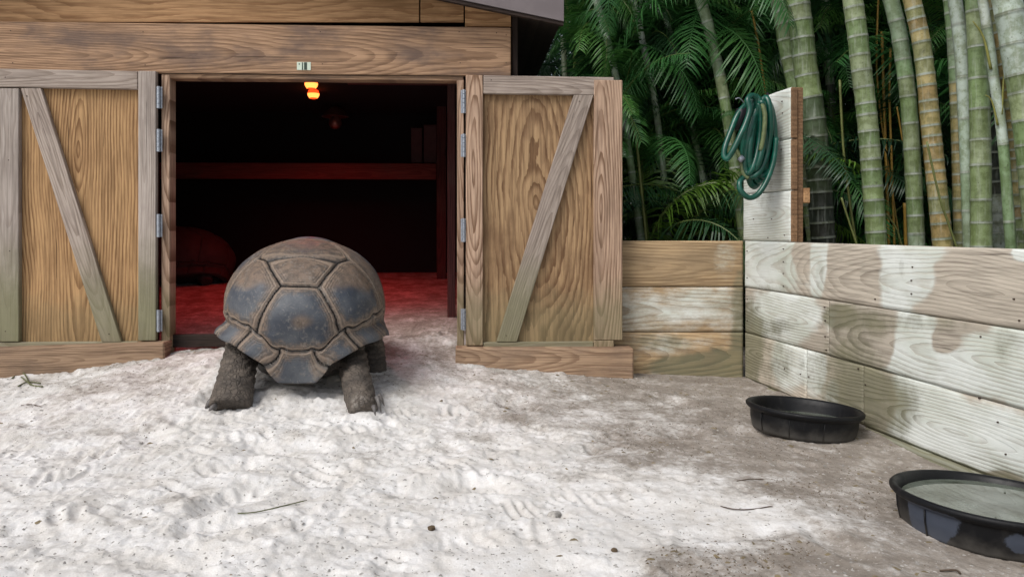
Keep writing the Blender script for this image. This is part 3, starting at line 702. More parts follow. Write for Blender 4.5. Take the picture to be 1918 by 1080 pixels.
def tub(x, y, z, Rt, H, tiltx, tilty, label, water, scuff=None):
    r = empty('rubber_tub', (x, y, z)); tag(r, label, 'tub', 'black rubber tubs by the plank wall')
    r.rotation_euler = (tiltx, tilty, 0)
    seg = 64; w = 0.012; Rb = Rt * 0.905
    prof = [(0.001, 0.0), (Rb * .9, 0.0), (Rb, 0.012), (Rb + (Rt - Rb) * .45, H * .45), (Rt - .010, H - .030), (Rt + .002, H - .026), (Rt + .011, H - .016), (Rt + .012, H - .006), (Rt + .006, H), (Rt - .004, H), (Rt - .012, H - .008), (Rt - .018, H - .03), (Rb - w, .03), (Rb * .9, .015), (0.001, .013)]
    prof2 = []
    for i in range(len(prof) - 1):
        a, b = prof[i], prof[i + 1]; m = 6 if i in (2, 3, 11) else 1
        for k in range(m): prof2.append((a[0] + (b[0] - a[0]) * k / m, a[1] + (b[1] - a[1]) * k / m))
    prof2.append(prof[-1])
    o = lathe('tub_body', prof2, M['rubber'], r, seg)
    me = o.data; n_ = len(me.vertices); co = np.zeros(n_ * 3, np.float32); me.vertices.foreach_get('co', co); co = co.reshape(-1, 3)
    rad = np.hypot(co[:, 0], co[:, 1]); ang = np.arctan2(co[:, 1], co[:, 0])
    wob = 1 + 0.012 * np.sin(2 * ang + x * 7) + .006 * np.sin(5 * ang); co[:, 0] *= wob; co[:, 1] *= wob
    me.vertices.foreach_set('co', co.ravel())
    sv = np.zeros(n_)
    if scuff:
        for (a0, z0, ra, rz) in scuff: sv += np.exp(-((((ang - a0) / ra)**2 + ((co[:, 2] - z0) / rz)**2)**2)) * (rad > Rt * .8) * (co[:, 2] < H - .02)
    attr(me, 'scuff', sv); me.update()
    o.data.polygons.foreach_set('use_smooth', [True] * len(me.polygons))
    for k in range(10):                                   # moulded ribs down the side
        a = k * 2 * math.pi / 10 + .35
        pp = [(Rb + .0005, .016), (Rb + (Rt - Rb) * .45 - .0005, H * .45), (Rt - .0115, H - .034)]
        v, f = tube_data([(p[0] * math.cos(a), p[0] * math.sin(a), p[1]) for p in pp], 0.003, 6)
        link('rib', mesh_py('rib', v, f), M['rubber'], r, True)
    if water:
        V = [(0, 0, 0)]; m = 48
        rw = (Rt - .022) * .985
        for k in range(m): V.append((rw * math.cos(2 * math.pi * k / m), rw * math.sin(2 * math.pi * k / m), 0))
        me = mesh_py('water', V, [(0, 1 + k, 1 + (k + 1) % m) for k in range(m)])
        wo_ = link('water', me, M['water'], r); wo_.location = (0, 0, H * water); wo_.rotation_euler = (-tiltx * .6, -tilty * .6, 0)
    return r
x1, y1 = (1504 - CX) / F * 4.02, 4.02
tub(x1, y1, float(ground_base(x1, y1)) - .012, 0.254, 0.128, R(-1), R(4.0), 'empty looking black rubber tub in the middle distance against the wall', 0.45)
x2, y2 = (1857 - CX) / F * 2.79, 2.79
tub(x2, y2, float(ground_base(x2, y2)) - .014, 0.302, 0.132, R(-1.0), R(3.6), 'scuffed black rubber tub full of water at the right edge of the photo', 0.80,
    [(-2.62, .08, .22, .08), (-1.85, .065, .13, .034), (-3.0, .07, .25, .06)])

# ---------------------------------------------------------------- tortoise
ZR = 0.0
A_, B_ = 0.412, 0.585
def plan(phi):       # phi 0 = rear (-y), superellipse
    c, s = np.cos(phi), np.sin(phi); n = 2.45
    k = (np.abs(c / B_)**n + np.abs(s / A_)**n)**(-1 / n)
    return s * k, -c * k
def rim_z(phi):
    a = np.abs(np.arctan2(np.sin(phi), np.cos(phi)))
    return np.interp(a, [0, .17, .22, .30, .42, .60, .95, 1.4, 2.2, 2.7, 3.15], [.105, .11, .14, .205, .245, .290, .315, .29, .28, .33, .38])
APEX = 0.795; ZE = 0.42
def shell_pt(phi, tt):
    phi = np.asarray(phi, float); tt = np.asarray(tt, float)
    x, y = plan(phi); zr = rim_z(phi); a = np.abs(np.arctan2(np.sin(phi), np.cos(phi)))
    th = np.clip(tt / .8, 0, 1) * math.pi / 2
    lo = np.clip((tt - .8) / .2, 0, 1)
    rr = np.sin(th) ** 0.97; z = np.where(tt < .8, ZE + (APEX - ZE) * np.cos(th), ZE + (zr - ZE) * lo)
    side = np.exp(-((a - .95) / .42)**2)
    rr = rr * (1 - lo * (0.03 + 0.10 * np.exp(-(a / .3)**2)) ) - 0.035 * np.exp(-((lo - .45) / .25)**2) * side
    L = np.hypot(x, y); flare = (0.020 + .036 * side) * sstep(.35, 1.0, lo) * (1 - np.exp(-(a / .22)**2))
    k = rr + flare / L
    return np.stack([x * k, y * k, z], -1)
def build_shell(parent, mat_s, mat_b):
    # seeds of vertebral and costal scutes
    seeds = []; names = []
    def sp(phi, tt): return shell_pt(np.array(phi), np.array(tt))
    def sx(x, z):
        th = math.acos(min((z - ZE) / (APEX - ZE), 1)); k = math.sin(th) ** .97; phs = np.linspace(0, 1.5, 600); xs = plan(phs)[0] * k
        p = float(phs[np.argmin(np.abs(xs - x))]); return p, th / (math.pi / 2) * .8
    seeds.append(sp(0, .8)); seeds[-1] = np.array([0, -B_, .425]); seeds.append(sp(*sx(0, .685)))
    seeds.append(sp(0, .30)); seeds.append(sp(math.pi, .18)); seeds.append(sp(math.pi, .52))
    p4 = sx(.256, .550)
    for s in (1, -1):
        for ph, tt in ((s * p4[0], p4[1]), (s * 1.28, .50), (s * 1.9, .50), (s * 2.5, .56)): seeds.append(sp(ph, tt))
    seeds = np.array(seeds); wgt = np.zeros(len(seeds))
    mb = [0.15]; 
    for st in (0.26, .36): mb.append(mb[-1] + st)
    while mb[-1] < math.pi - .3: mb.append(mb[-1] + (math.pi - .975) / 7)
    mb = np.array(mb[:-1] if mb[-1] > 3.05 else mb)
    bounds = np.concatenate([-mb[::-1], mb])
    NP, NTt = 460, 190
    ph = np.linspace(-math.pi, math.pi, NP + 1); tt = np.linspace(0.004, 1.0, NTt)
    PH, TT = np.meshgrid(ph, tt)
    # drooping seam between marginals and the rest: waves up at each marginal boundary
    Pn = shell_pt(PH, TT)
    fp = Pn.reshape(-1, 3); fph = PH.ravel(); ftt = TT.ravel()
    # perturb so seams are not ruler straight
    wb = 0.006 * np.stack([fbm(fp[:, 0] * 14, fp[:, 1] * 14, fp[:, 2] * 14, s, 3) for s in (1, 2, 3)], 1)
    q = fp + wb
    d = np.sqrt(((q[:, None, :] - seeds[None])**2).sum(2)) - wgt * 5
    oi = np.argsort(d, 1); d1 = np.take_along_axis(d, oi[:, :1], 1)[:, 0]; d2 = np.take_along_axis(d, oi[:, 1:2], 1)[:, 0]
    cell = oi[:, 0]; edge = (d2 - d1) * 0.5
    a = np.abs(fph)
    hm = np.interp(a, [0, .12, .2, .4, .75, 1.2, 3.2], [.165, .155, .135, .120, .105, .12, .13]) + .008 * vnoise(fph * 8, 0 * fph, 0, 4)
    rel = np.clip((fp[:, 2] - rim_z(fph)) / hm, 0, 1)
    aph = a - 0.13 * (1 - rel); sg = np.sign(fph)
    fe = sg * np.maximum(aph, 0.0)
    zig = np.min(np.abs(fe[:, None] - bounds[None]), 1)
    hm = hm + 0.022 * np.exp(-(zig / .06)**2) * (a > .05)
    dm_ = hm - (fp[:, 2] - rim_z(fph))
    marg = dm_ > 0
    mi = np.searchsorted(bounds, fe); mi = np.where(mi == len(bounds), 0, mi)
    db = zig * 0.47
    cell = np.where(marg, 100 + mi, cell)
    edge = np.where(marg, np.minimum(dm_, db), np.minimum(edge, np.where(ftt > .55, -dm_, 9)))
    # normals
    e = 1e-3
    du = shell_pt(PH + e, TT) - shell_pt(PH - e, TT); dv = shell_pt(PH, np.minimum(TT + e, 1)) - shell_pt(PH, TT - e)
    nn = np.cross(dv, du).reshape(-1, 3); nn /= (np.linalg.norm(nn, axis=1, keepdims=True) + 1e-12)
    nn *= np.sign((nn * (fp - np.array([0, 0, .2]))).sum(1))[:, None]
    bul = np.where(marg, 0.007, 0.013)
    disp = 0.010 * sstep(0.0, 0.010, edge) + bul * sstep(0.0, 0.12, edge)
    ringy = 0.0016 * np.sin(edge * 620 + 2 * fbm(fp[:, 0] * 9, fp[:, 1] * 9, fp[:, 2] * 9, 9, 2)) * sstep(.07, .02, edge) * sstep(0.004, .012, edge)
    disp = disp + ringy + 0.0022 * fbm(fp[:, 0] * 22, fp[:, 1] * 22, fp[:, 2] * 22, 19, 4)
    pos = fp + nn * disp[:, None]
    base = fp - nn * 0.006
    idx = np.arange(len(fp)).reshape(NTt, NP + 1)
    qd = np.stack([idx[:-1, :-1].ravel(), idx[:-1, 1:].ravel(), idx[1:, 1:].ravel(), idx[1:, :-1].ravel()], 1)
    # base shell (dark seam lining) with inner wall
    bme_v = np.concatenate([base, fp * np.array([.93, .93, 1]) - np.array([0, 0, .02])])
    st2 = 3; rows = np.arange(0, NTt, st2); rows[-1] = NTt - 1; cols = np.arange(0, NP + 1, 4)
    sub = idx[np.ix_(rows, cols)]
    q2 = np.stack([sub[:-1, :-1].ravel(), sub[:-1, 1:].ravel(), sub[1:, 1:].ravel(), sub[1:, :-1].ravel()], 1)
    n0 = len(fp); rim = np.stack([sub[-1, :-1], sub[-1, 1:], sub[-1, 1:] + n0, sub[-1, :-1] + n0], 1)
    qq = np.concatenate([q2, rim]); used, inv = np.unique(qq, return_inverse=True)
    me = mesh_np('shell', bme_v[used], inv.reshape(-1, 4)); sh = link('shell', me, mat_b, parent, True)
    fc = cell[qd]; fcell = np.sort(fc, 1)[:, 2]
    # scutes: each a piece of its own
    for c_ in np.unique(fcell):
        qs = qd[fcell == c_]; used, inv = np.unique(qs, return_inverse=True)
        inv = inv.reshape(-1, 4); V = pos[used]; ed = edge[used].copy(); 
        ed = np.where(cell[used] == c_, ed, -ed * 0)
        # thickness: skirt inwards round the border
        from collections import Counter
        ec = {}
        for quad in inv:
            for k in range(4):
                x_, y_ = int(quad[k]), int(quad[(k + 1) % 4])
                if (y_, x_) in ec: del ec[(y_, x_)]
                else: ec[(x_, y_)] = 1
        m0 = len(V); bv = sorted({x_ for e_ in ec for x_ in e_}); mp = {b: m0 + i for i, b in enumerate(bv)}
        Vs = V[bv] - nn[used][bv] * 0.022
        faces = np.concatenate([inv, np.array([[y_, x_, mp[x_], mp[y_]] for (x_, y_) in ec])]) if ec else inv
        me = mesh_np('scute', np.concatenate([V, Vs]), faces)
        attr(me, 'edge', np.concatenate([ed, np.zeros(len(bv))]))
        vv = np.concatenate([V, Vs]); m_c = V.mean(0)
        tan = np.zeros(len(vv))
        if c_ == 1: tan += 0.9
        if c_ in (2,): tan += 0.6
        if c_ == 0: tan += 0.8 * np.exp(-((vv[:, 0] - .02) / .07)**2 - ((vv[:, 2] - .41) / .05)**2) + 0.3 * sstep(.52, .62, vv[:, 2])
        if c_ in (6, 10): tan += 0.6
        if c_ in (5, 9): tan += 0.9 * sstep(.50, .64, vv[:, 2]) + .1
        if c_ >= 100: tan += 0.1 if abs(m_c[0]) > .1 else -.4
        attr(me, 'tan', tan)
        link('scute', me, mat_s, sh, True)
    return sh
t = NT('scute_horn'); oc = t.obj(); ed = t.attr('edge'); ta = t.attr('tan')
n1 = t.noise(oc, 7, 5, 0.6); n2 = t.noise(oc, 28, 5, 0.7); n3 = t.noise(oc, 90, 3, 0.6)
blue = t.mix(t.rng(n1, .35, .65), (0.042, 0.051, 0.068), (0.098, 0.108, 0.122))
tanc = t.mix(t.rng(n2, .35, .65), (0.190, 0.136, 0.100), (0.110, 0.084, 0.066))
f1 = t.math('ADD', ta, t.math('MULTIPLY', t.math('SUBTRACT', n1, .5), 1.3))
f2 = t.rng(t.math('ADD', ed, t.math('MULTIPLY', t.math('SUBTRACT', n2, .5), .05)), 0.056, 0.020)
c = t.mix(t.rng(f1, .22, .74), blue, tanc)
c = t.mix(t.math('MULTIPLY', f2, .85), c, t.mix(t.rng(n2, .4, .6), (0.205, 0.150, 0.110), (0.095, 0.077, 0.063)))
c = t.mix(t.math('MULTIPLY', t.rng(ed, 0.022, 0.015), t.rng(ed, 0.007, 0.010, 0, .7)), c, (0.27, 0.205, 0.155))
c = t.mix(t.rng(ed, 0.007, 0.001), c, (0.016, 0.014, 0.013))
wv = t.noise(t.comb(*[t.math('MULTIPLY', s_, k_) for s_, k_ in zip(t.sep(oc), (40, 40, 7))]), 1, 4, .7, 1.2)
c = t.mix(t.rng(wv, .60, .70, 0, .5), c, (0.27, 0.26, 0.25))
wv2 = t.noise(t.comb(*[t.math('MULTIPLY', s_, k_) for s_, k_ in zip(t.sep(oc), (9, 9, 50))]), 1, 4, .7, 1.6)
c = t.mix(t.rng(wv2, .62, .70, 0, .4), c, (0.24, 0.22, 0.2))
c = t.mix(t.rng(n3, .6, .72, 0, .5), c, (0.03, 0.028, 0.026))
gr = t.math('SINE', t.math('ADD', t.math('MULTIPLY', ed, 560), t.math('MULTIPLY', n2, 5)))
c = t.mix(t.math('MULTIPLY', t.rng(gr, .3, 1), t.rng(ed, .06, .015, 0, .30)), c, (0.04, 0.033, 0.028))
du = t.rng(t.math('MULTIPLY', t.noise(oc, 5, 5, .7), t.noise(oc, 50, 3, .6)), .27, .38, 0, .38)
c = t.mix(du, c, (0.25, 0.225, 0.195))
t.bump(t.math('ADD', t.math('ADD', n2, t.math('MULTIPLY', n3, .5)), t.math('MULTIPLY', gr, t.rng(ed, .07, .01, 0, .35))), .6, .004)
M['scute'] = t.out(c, t.rng(n2, .3, .7, .45, .7))
M['seam'] = plain('shell_seam', (0.03, 0.025, 0.021), .8)
t = NT('tortoise_skin'); oc = t.obj(); v = t.new('ShaderNodeTexVoronoi'); v.feature = 'DISTANCE_TO_EDGE'; v.inputs['Scale'].default_value = 42
t.l.new(oc, v.inputs['Vector']); n = t.noise(oc, 12, 5, .65)
sz = t.sep(oc)[2]
c = t.mix(t.rng(n, .35, .65), (0.135, 0.112, 0.092), (0.075, 0.064, 0.055))
c = t.mix(t.rng(v.outputs['Distance'], .06, 0.0, 0, .4), c, (0.025, 0.022, 0.02))
so_ = t.attr('sole')
c = t.mix(t.math('MULTIPLY', t.rng(t.noise(oc, 34, 4, .7), .42, .60), so_), c, (0.50, 0.46, 0.41))
t.bump(t.math('ADD', t.rng(v.outputs['Distance'], 0, .15), t.math('MULTIPLY', t.noise(t.comb(*[t.math('MULTIPLY', s_, k_) for s_, k_ in zip(t.sep(oc), (8, 8, 55))]), 1, 3), .9)), .7, .006)
M['skin'] = t.out(c, .8, Specular_IOR_Level=.3)
M['claw'] = plain('claw_horn', (0.13, 0.12, 0.115), .5, var=.5, scale=40)
M['plastron'] = plain('plastron_horn', (0.045, 0.038, 0.032), .6, var=.5, scale=12)
def body_mesh(legs):
    V = []; Fc = []
    def add(pts, rads, sides=20):
        P_ = catmull([Vector(p) for p in pts], 5); rr = []
        for i in range(len(rads) - 1):
            for k in range(5): rr.append(rads[i] + (rads[i + 1] - rads[i]) * k / 5)
        rr.append(rads[-1]); v, f = tube_data(P_, rr, sides); b = len(V); V.extend(v); Fc.extend([tuple(b + i for i in q) for q in f])
    def ball(c, r3):
        b = len(V); n, m = 16, 10
        for i in range(m + 1):
            th = math.pi * i / m
            for j in range(n): ph = 2 * math.pi * j / n; V.append(Vector((c[0] + r3[0] * math.sin(th) * math.cos(ph), c[1] + r3[1] * math.sin(th) * math.sin(ph), c[2] + r3[2] * math.cos(th))))
        for i in range(m):
            for j in range(n): Fc.append((b + i * n + j, b + i * n + (j + 1) % n, b + (i + 1) * n + (j + 1) % n, b + (i + 1) * n + j))
    ball((0, 0, .34), (.36, .50, .17))
    ball((0.0, -.30, .20), (.21, .19, .12))
    for L in legs: add(*L)
    # tail, neck and head (facing away)
    add([(0.0, -.40, .20), (0.02, -.46, .16), (0.05, -.475, .11)], [.05, .035, .012], 10)
    add([(0, .42, .33), (0, .62, .34), (0, .76, .33), (0, .86, .31)], [.11, .085, .07, .065], 16)
    ball((0, .90, .315), (.065, .10, .055))
    me = mesh_py('body_raw', V, Fc); o = bpy.data.objects.new('tmp', me); COL.objects.link(o)
    md = o.modifiers.new('r', 'REMESH'); md.mode = 'VOXEL'; md.voxel_size = 0.0095; md.use_smooth_shade = True
    sm = o.modifiers.new('s', 'SMOOTH'); sm.factor = .5; sm.iterations = 5
    dg = bpy.context.evaluated_depsgraph_get(); ev = o.evaluated_get(dg); out = bpy.data.meshes.new_from_object(ev)
    bpy.data.objects.remove(o); n = len(out.vertices); co = np.zeros(n * 3, np.float32); out.vertices.foreach_get('co', co); co = co.reshape(-1, 3).astype(float)
    no = np.zeros(n * 3, np.float32); out.vertices.foreach_get('normal', no); no = no.reshape(-1, 3)
    low = sstep(.42, .30, co[:, 2])
    wr = np.sin(co[:, 2] * 210 + 5 * fbm(co[:, 0] * 9, co[:, 1] * 9, co[:, 2] * 6, 4, 3)) * .0032 * sstep(.05, .13, co[:, 2])
    sc = .005 * np.abs(vnoise(co[:, 0] * 38, co[:, 1] * 38, co[:, 2] * 38, 8))
    co = co + no * ((wr + sc) * low)[:, None]
    out.vertices.foreach_set('co', co.astype(np.float32).ravel()); out.update(); out.name = 'body'
    return out, co
TO = Vector((-1.138, 4.70, 0.085)); YAW = R(9)
tort = empty('giant_tortoise', TO, 0); tort.rotation_euler = (0, R(1.6), YAW)
tag(tort, 'giant tortoise seen from behind walking into the shed across the sand', 'tortoise')
TMI = (Matrix.Translation(TO) @ Euler((0, R(1.6), YAW)).to_matrix().to_4x4()).inverted()
def L_(px, py, Y): return TMI @ ray(px, py, Y)
legL = ([L_(475, 600, 4.58), L_(456, 650, 4.42), L_(444, 700, 4.24), L_(436, 740, 4.11), L_(431, 766, 4.06)], [.10, .084, .088, .096, .104])
legR = ([L_(630, 610, 4.62), L_(656, 662, 4.50), L_(666, 704, 4.30), L_(674, 742, 4.10), L_(682, 770, 4.0)], [.10, .078, .072, .074, .064])
fR = ([L_(670, 600, 4.95), L_(690, 640, 4.92), L_(698, 680, 4.85), L_(703, 722, 4.80)], [.10, .085, .075, .07])
fL = ([L_(470, 600, 4.95), L_(450, 650, 5.0), L_(448, 690, 4.95), L_(446, 722, 4.9)], [.10, .085, .075, .07])
bme, bco = body_mesh([legL, legR, fR, fL])
sp_ = L_(664, 752, 3.93)
so_v = np.exp(-(((bco - np.array(sp_))**2).sum(1) / .05**2)) * 1.0
attr(bme, 'sole', so_v)
link('body', bme, M['skin'], tort, True)
build_shell(tort, M['scute'], M['seam'])
# plastron under the belly
lathe_p = lathe('plastron', [(0.001, .075), (.26, .08), (.37, .11), (.42, .17), (.43, .22), (.40, .24), (0.001, .24)], M['plastron'], tort, 32); lathe_p.scale = (.66, 1.12, 1); lathe_p.location = (0, -0.01, 0)
def claw(a, b, r): tube('claw', [Vector(a), Vector(a).lerp(Vector(b), .55) + Vector((0, 0, .006)), Vector(b)], [r, r * .7, r * .15], M['claw'], tort, 8)
claw(L_(400, 748, 4.06), L_(384, 764, 4.03), .020); claw(L_(404, 760, 4.0), L_(391, 769, 3.97), .016); claw(L_(412, 740, 4.12), L_(398, 752, 4.12), .016)
claw(L_(706, 742, 3.99), L_(714, 772, 3.96), .013); claw(L_(700, 760, 3.93), L_(703, 778, 3.90), .012); claw(L_(709, 738, 4.03), L_(720, 760, 4.03), .011)
# the second one, resting inside
t2 = empty('giant_tortoise', (0, 0, 0)); 
tag(t2, 'tortoise resting in the dark at the left inside the shed, only its domed back showing', 'tortoise')
tmp, c2 = body_mesh([([(-.26, .3, .3), (-.36, .38, .2)], [.09, .06]), ([(.26, .3, .3), (.36, .38, .2)], [.09, .06]), ([(-.26, -.3, .3), (-.34, -.36, .2)], [.09, .06]), ([(.26, -.3, .3), (.34, -.36, .2)], [.09, .06])])
attr(tmp, 'sole', np.zeros(len(tmp.vertices))); link('body', tmp, M['skin'], t2, True)
shl = [o for o in bpy.data.objects if o.parent == tort and o.name.startswith('shell')][0]
copy_tree(shl, t2)
M['shade_horn'] = plain('horn_painted_shade', (0.035, 0.028, 0.026), .8, var=.5, scale=12)  # indoor shade put into the colour of the second tortoise
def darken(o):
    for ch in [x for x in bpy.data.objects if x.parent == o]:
        ch.material_slots[0].link = 'OBJECT'; ch.material_slots[0].material = M['shade_horn']; darken(ch)
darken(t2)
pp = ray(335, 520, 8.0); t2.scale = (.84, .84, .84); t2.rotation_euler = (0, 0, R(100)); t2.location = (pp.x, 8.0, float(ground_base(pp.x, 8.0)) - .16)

# ---------------------------------------------------------------- sticks, dung, litter on the sand
M['twig'] = plain('dry_twig', (0.09, 0.06, 0.04), .8, var=.5, scale=30)
M['straw'] = plain('green_straw', (0.13, 0.14, 0.06), .8, var=.5, scale=30)
def on_ground(px, py):
    Y = 4.0
    for _ in range(25):
        x = (px - CX) / F * Y; zg = float(ground_base(x, Y)); Y = Y + .7 * ((ZC - zg) * F / (py - HY) - Y)
    x = (px - CX) / F * Y; return Vector((x, Y, float(gz_at(x, Y)[0])))
def twig(pxs, r, label, mat='twig', cat='twig', name='twig'):
    ps = [on_ground(a, b) + Vector((0, 0, r * .7 + .004 * (i % 2))) for i, (a, b) in enumerate(pxs)]
    o0 = ps[0].copy(); o = tube(name, catmull([p - o0 for p in ps], 4), [r] * (4 * (len(ps) - 1)) + [r * .5], M[mat], None, 6); o.location = o0; tag(o, label, cat)
twig([(1350, 946), (1378, 953), (1410, 951), (1448, 948)], .002, 'thin dark curved twig lying on pale sand left of the water tub')
twig([(1380, 902), (1405, 900), (1430, 899)], .0022, 'short dark twig on the brown edge of the bare patch')
twig([(445, 972), (480, 968), (530, 955), (575, 945)], .002, 'long pale brown stick half buried in the white foreground sand', 'straw', 'stick', 'stick')
twig([(40, 756), (58, 760), (78, 765)], .003, 'tiny twig on white sand below the left sill')
twig([(1760, 1068), (1790, 1074), (1800, 1078)], .003, 'tiny twig at the bottom edge of the photo below the water tub')
r_ = empty('grass_wisps', on_ground(48, 716)); tag(r_, 'wisps of dry green straw on the sand below the left sill', 'straw')
for k, pl in enumerate([[(28, 700), (45, 706), (56, 722)], [(34, 724), (52, 716), (76, 720)], [(22, 712), (34, 703), (50, 699)], [(40, 712), (60, 724), (80, 727)]]):
    ps = [on_ground(a, b) + Vector((0, 0, .008)) - r_.location for a, b in pl]
    tube('straw', catmull(ps, 4), .004, M['straw'], r_, 5)
def lump(px, py, r, label, mat, name='clod', cat='clod'):
    p = on_ground(px, py); bm = bmesh.new(); bmesh.ops.create_icosphere(bm, subdivisions=3, radius=r)
    me = bm_mesh(name, bm); n = len(me.vertices); co = np.zeros(n * 3, np.float32); me.vertices.foreach_get('co', co); co = co.reshape(-1, 3)
    k = 1 + .45 * fbm(co[:, 0] / r * 1.4 + px, co[:, 1] / r * 1.4, co[:, 2] / r * 1.4, 3, 3); co *= k[:, None]; co[:, 2] *= .6
    me.vertices.foreach_set('co', co.astype(np.float32).ravel()); me.update()
    o = link(name, me, mat, None, False); o.location = p + Vector((0, 0, r * .2)); tag(o, label, cat)
M['clod'] = plain('grey_clod', (0.46, 0.44, 0.41), .9, var=.9, scale=40, bump=.6)
M['dung'] = plain('dry_dung', (0.13, 0.09, 0.05), .9, var=.8, scale=60, bump=.6)
lump(1038, 962, .026, 'round grey clod of sand in the middle foreground', M['clod'])
lump(808, 988, .013, 'small brown dry dropping in the foreground sand', M['dung'], 'dropping', 'dropping')
lump(1150, 1030, .010, 'small dark dropping on smooth sand near the bottom of the photo', M['dung'], 'dropping', 'dropping')
# litter: thousands of tiny chips, denser on the dirt
def litter(name, n, rs, mat, lo, hi, label, seed, wfun):
    rg = np.random.RandomState(seed); y = 2.15 + 3.2 * rg.rand(n * 4)**1.3; x = (rg.rand(n * 4) * 2 - 1) * 0.63 * y; 
    ok = (x < CO.x + KW * (CO.y - y) - .03) & (rg.rand(n * 4) < wfun(x, y)); x = x[ok][:n]; y = y[ok][:n]; m = len(x)
    z = gz_at(x, y); a = rg.rand(m) * 6.28; L = rg.uniform(lo, hi, m); w = L * rg.uniform(.25, .7, m); h = w * .5
    V = np.zeros((m, 5, 3)); ca, sa = np.cos(a), np.sin(a)
    for i, (p, q) in enumerate(((-1, -.6), (1, -1), (.8, .7), (-.7, 1))):
        V[:, i, 0] = x + ca * p * L - sa * q * w; V[:, i, 1] = y + sa * p * L + ca * q * w; V[:, i, 2] = z - .001
    V[:, 4, 0] = x; V[:, 4, 1] = y; V[:, 4, 2] = z + h + .001
    b = np.arange(m)[:, None] * 5
    f = np.concatenate([b + np.array([[i, (i + 1) % 4, 4]]) for i in range(4)])
    o = link(name, mesh_np(name, V.reshape(-1, 3), f), mat); tag(o, label, cat=None, kind='stuff'); return o
o = litter('leaf_litter', 5200, 0, M['dung'], .002, .0065, 'tiny brown bits of litter and droppings scattered over the sand', 5, lambda x, y: .015 + .985 * sstep(.12, .8, dirt_map(x, y)) * sstep(-.25, .25, fbm(x * 3, y * 3, 0, 55, 3))); o['category'] = 'litter'
o = litter('sand_crumbs', 5000, 0, M['clod'], .003, .009, 'small crumbs of sand on the ground', 6, lambda x, y: .5 + 0 * x); o['category'] = 'crumbs'

M['fallen'] = plain('fallen_leaf', (0.24, 0.19, 0.11), .8, var=.8, scale=9)
o = litter('fallen_leaf_bits', 320, 0, M['fallen'], .007, .018, 'dry tan bits of fallen leaf lying about the sand', 15, lambda x, y: .05 + .95 * sstep(.2, .9, dirt_map(x, y)) * sstep(-.3, .3, fbm(x * 2, y * 2, 0, 57, 3))); o['category'] = 'litter'

# ---------------------------------------------------------------- palms and bamboo
def leaf_mat(name, a, b, trans=0.25):
    t = NT(name); oi = t.new('ShaderNodeObjectInfo').outputs['Random']; n = t.noise(t.obj(), 2.5, 3)
    f = t.math('MULTIPLY', t.math('ADD', oi, n), .5)
    c = t.mix(t.rng(f, .2, .8), a, b)
    t.out(c, .42, Specular_IOR_Level=.5)
    tr = t.new('ShaderNodeBsdfTranslucent'); t.l.new(c, tr.inputs[0]); mx = t.new('ShaderNodeMixShader'); mx.inputs[0].default_value = trans
    t.l.new(t.bsdf.outputs[0], mx.inputs[1]); t.l.new(tr.outputs[0], mx.inputs[2]); t.l.new(mx.outputs[0], t.n['Material Output'].inputs['Surface'])
    return t.m
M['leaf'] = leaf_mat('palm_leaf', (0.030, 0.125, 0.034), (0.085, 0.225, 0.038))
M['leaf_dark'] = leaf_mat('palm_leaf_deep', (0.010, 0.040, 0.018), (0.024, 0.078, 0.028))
M['leaf_yellow'] = leaf_mat('palm_leaf_yellowing', (0.09, 0.20, 0.025), (0.12, 0.24, 0.03))
M['rachis'] = plain('palm_rachis', (0.10, 0.14, 0.035), .5)
def frond_data(L=1.7, droop=0.9, pairs=44, ll=0.42, seed=0, w=0.0062, lean=0.62):
    rg = random.Random(seed); V = []; Fc = []; MI = []
    pts = []; n = 16; ang = R(78); p = Vector((0, 0, 0)); seg = L / n
    for i in range(n + 1):
        pts.append(p.copy()); a = ang - droop * 1.9 * (i / n)**1.3
        p = p + Vector((math.cos(a), 0, math.sin(a))) * seg
    v, f = tube_data(pts, [0.011 * (1 - .85 * i / n) for i in range(n + 1)], 4, False); V += v; Fc += f; MI += [1] * len(f)
    for k in range(pairs):
        s = 0.10 + 0.9 * (k + .5) / pairs; fi = s * n; i = min(int(fi), n - 1); q = pts[i].lerp(pts[i + 1], fi - i); tg = (pts[i + 1] - pts[i]).normalized()
        for sd in (-1, 1):
            l = ll * (math.sin(math.pi * (0.16 + .80 * s)))**.6 * rg.uniform(.85, 1.1)
            up = Vector((-tg.z, 0, tg.x)) if tg.x > 0 else Vector((-tg.z, 0, tg.x))
            out = (Vector((0, sd, 0)) * rg.uniform(.75, 1.0) + tg * rg.uniform(.45, .75) + up * rg.uniform(.15, .45)).normalized()
            pos = q.copy(); d = out.copy(); b = len(V); prev = None
            side = d.cross(up).normalized(); 
            for j in range(4):
                ww = w * (0.7, 1.0, .75, .06)[j]; V.append(pos - tg * ww); V.append(pos + tg * ww)
                d = (d + Vector((0, 0, -.34 - .1 * j)) * (lean * 1.5 + rg.random() * .3)).normalized(); pos = pos + d * l / 3
            for j in range(3): Fc.append((b + 2 * j, b + 2 * j + 1, b + 2 * j + 3, b + 2 * j + 2)); MI.append(0)
    return V, Fc, MI
FR = []
for k, (L, dr, pr, ll) in enumerate(((1.5, .95, 64, .32), (1.3, 1.2, 60, .30), (1.75, .80, 74, .34), (1.2, 1.4, 54, .28))):
    V, Fc, MI = frond_data(L, dr, pr, ll, k); FR.append((V, Fc, MI))
def frond_mesh(k, lm):
    V, Fc, MI = FR[k]; me = mesh_py('frond', V, Fc); me.materials.append(M[lm]); me.materials.append(M['rachis']); me.polygons.foreach_set('material_index', MI); return me
FM = {lm: [frond_mesh(k, lm) for k in range(4)] for lm in ('leaf', 'leaf_dark', 'leaf_yellow')}
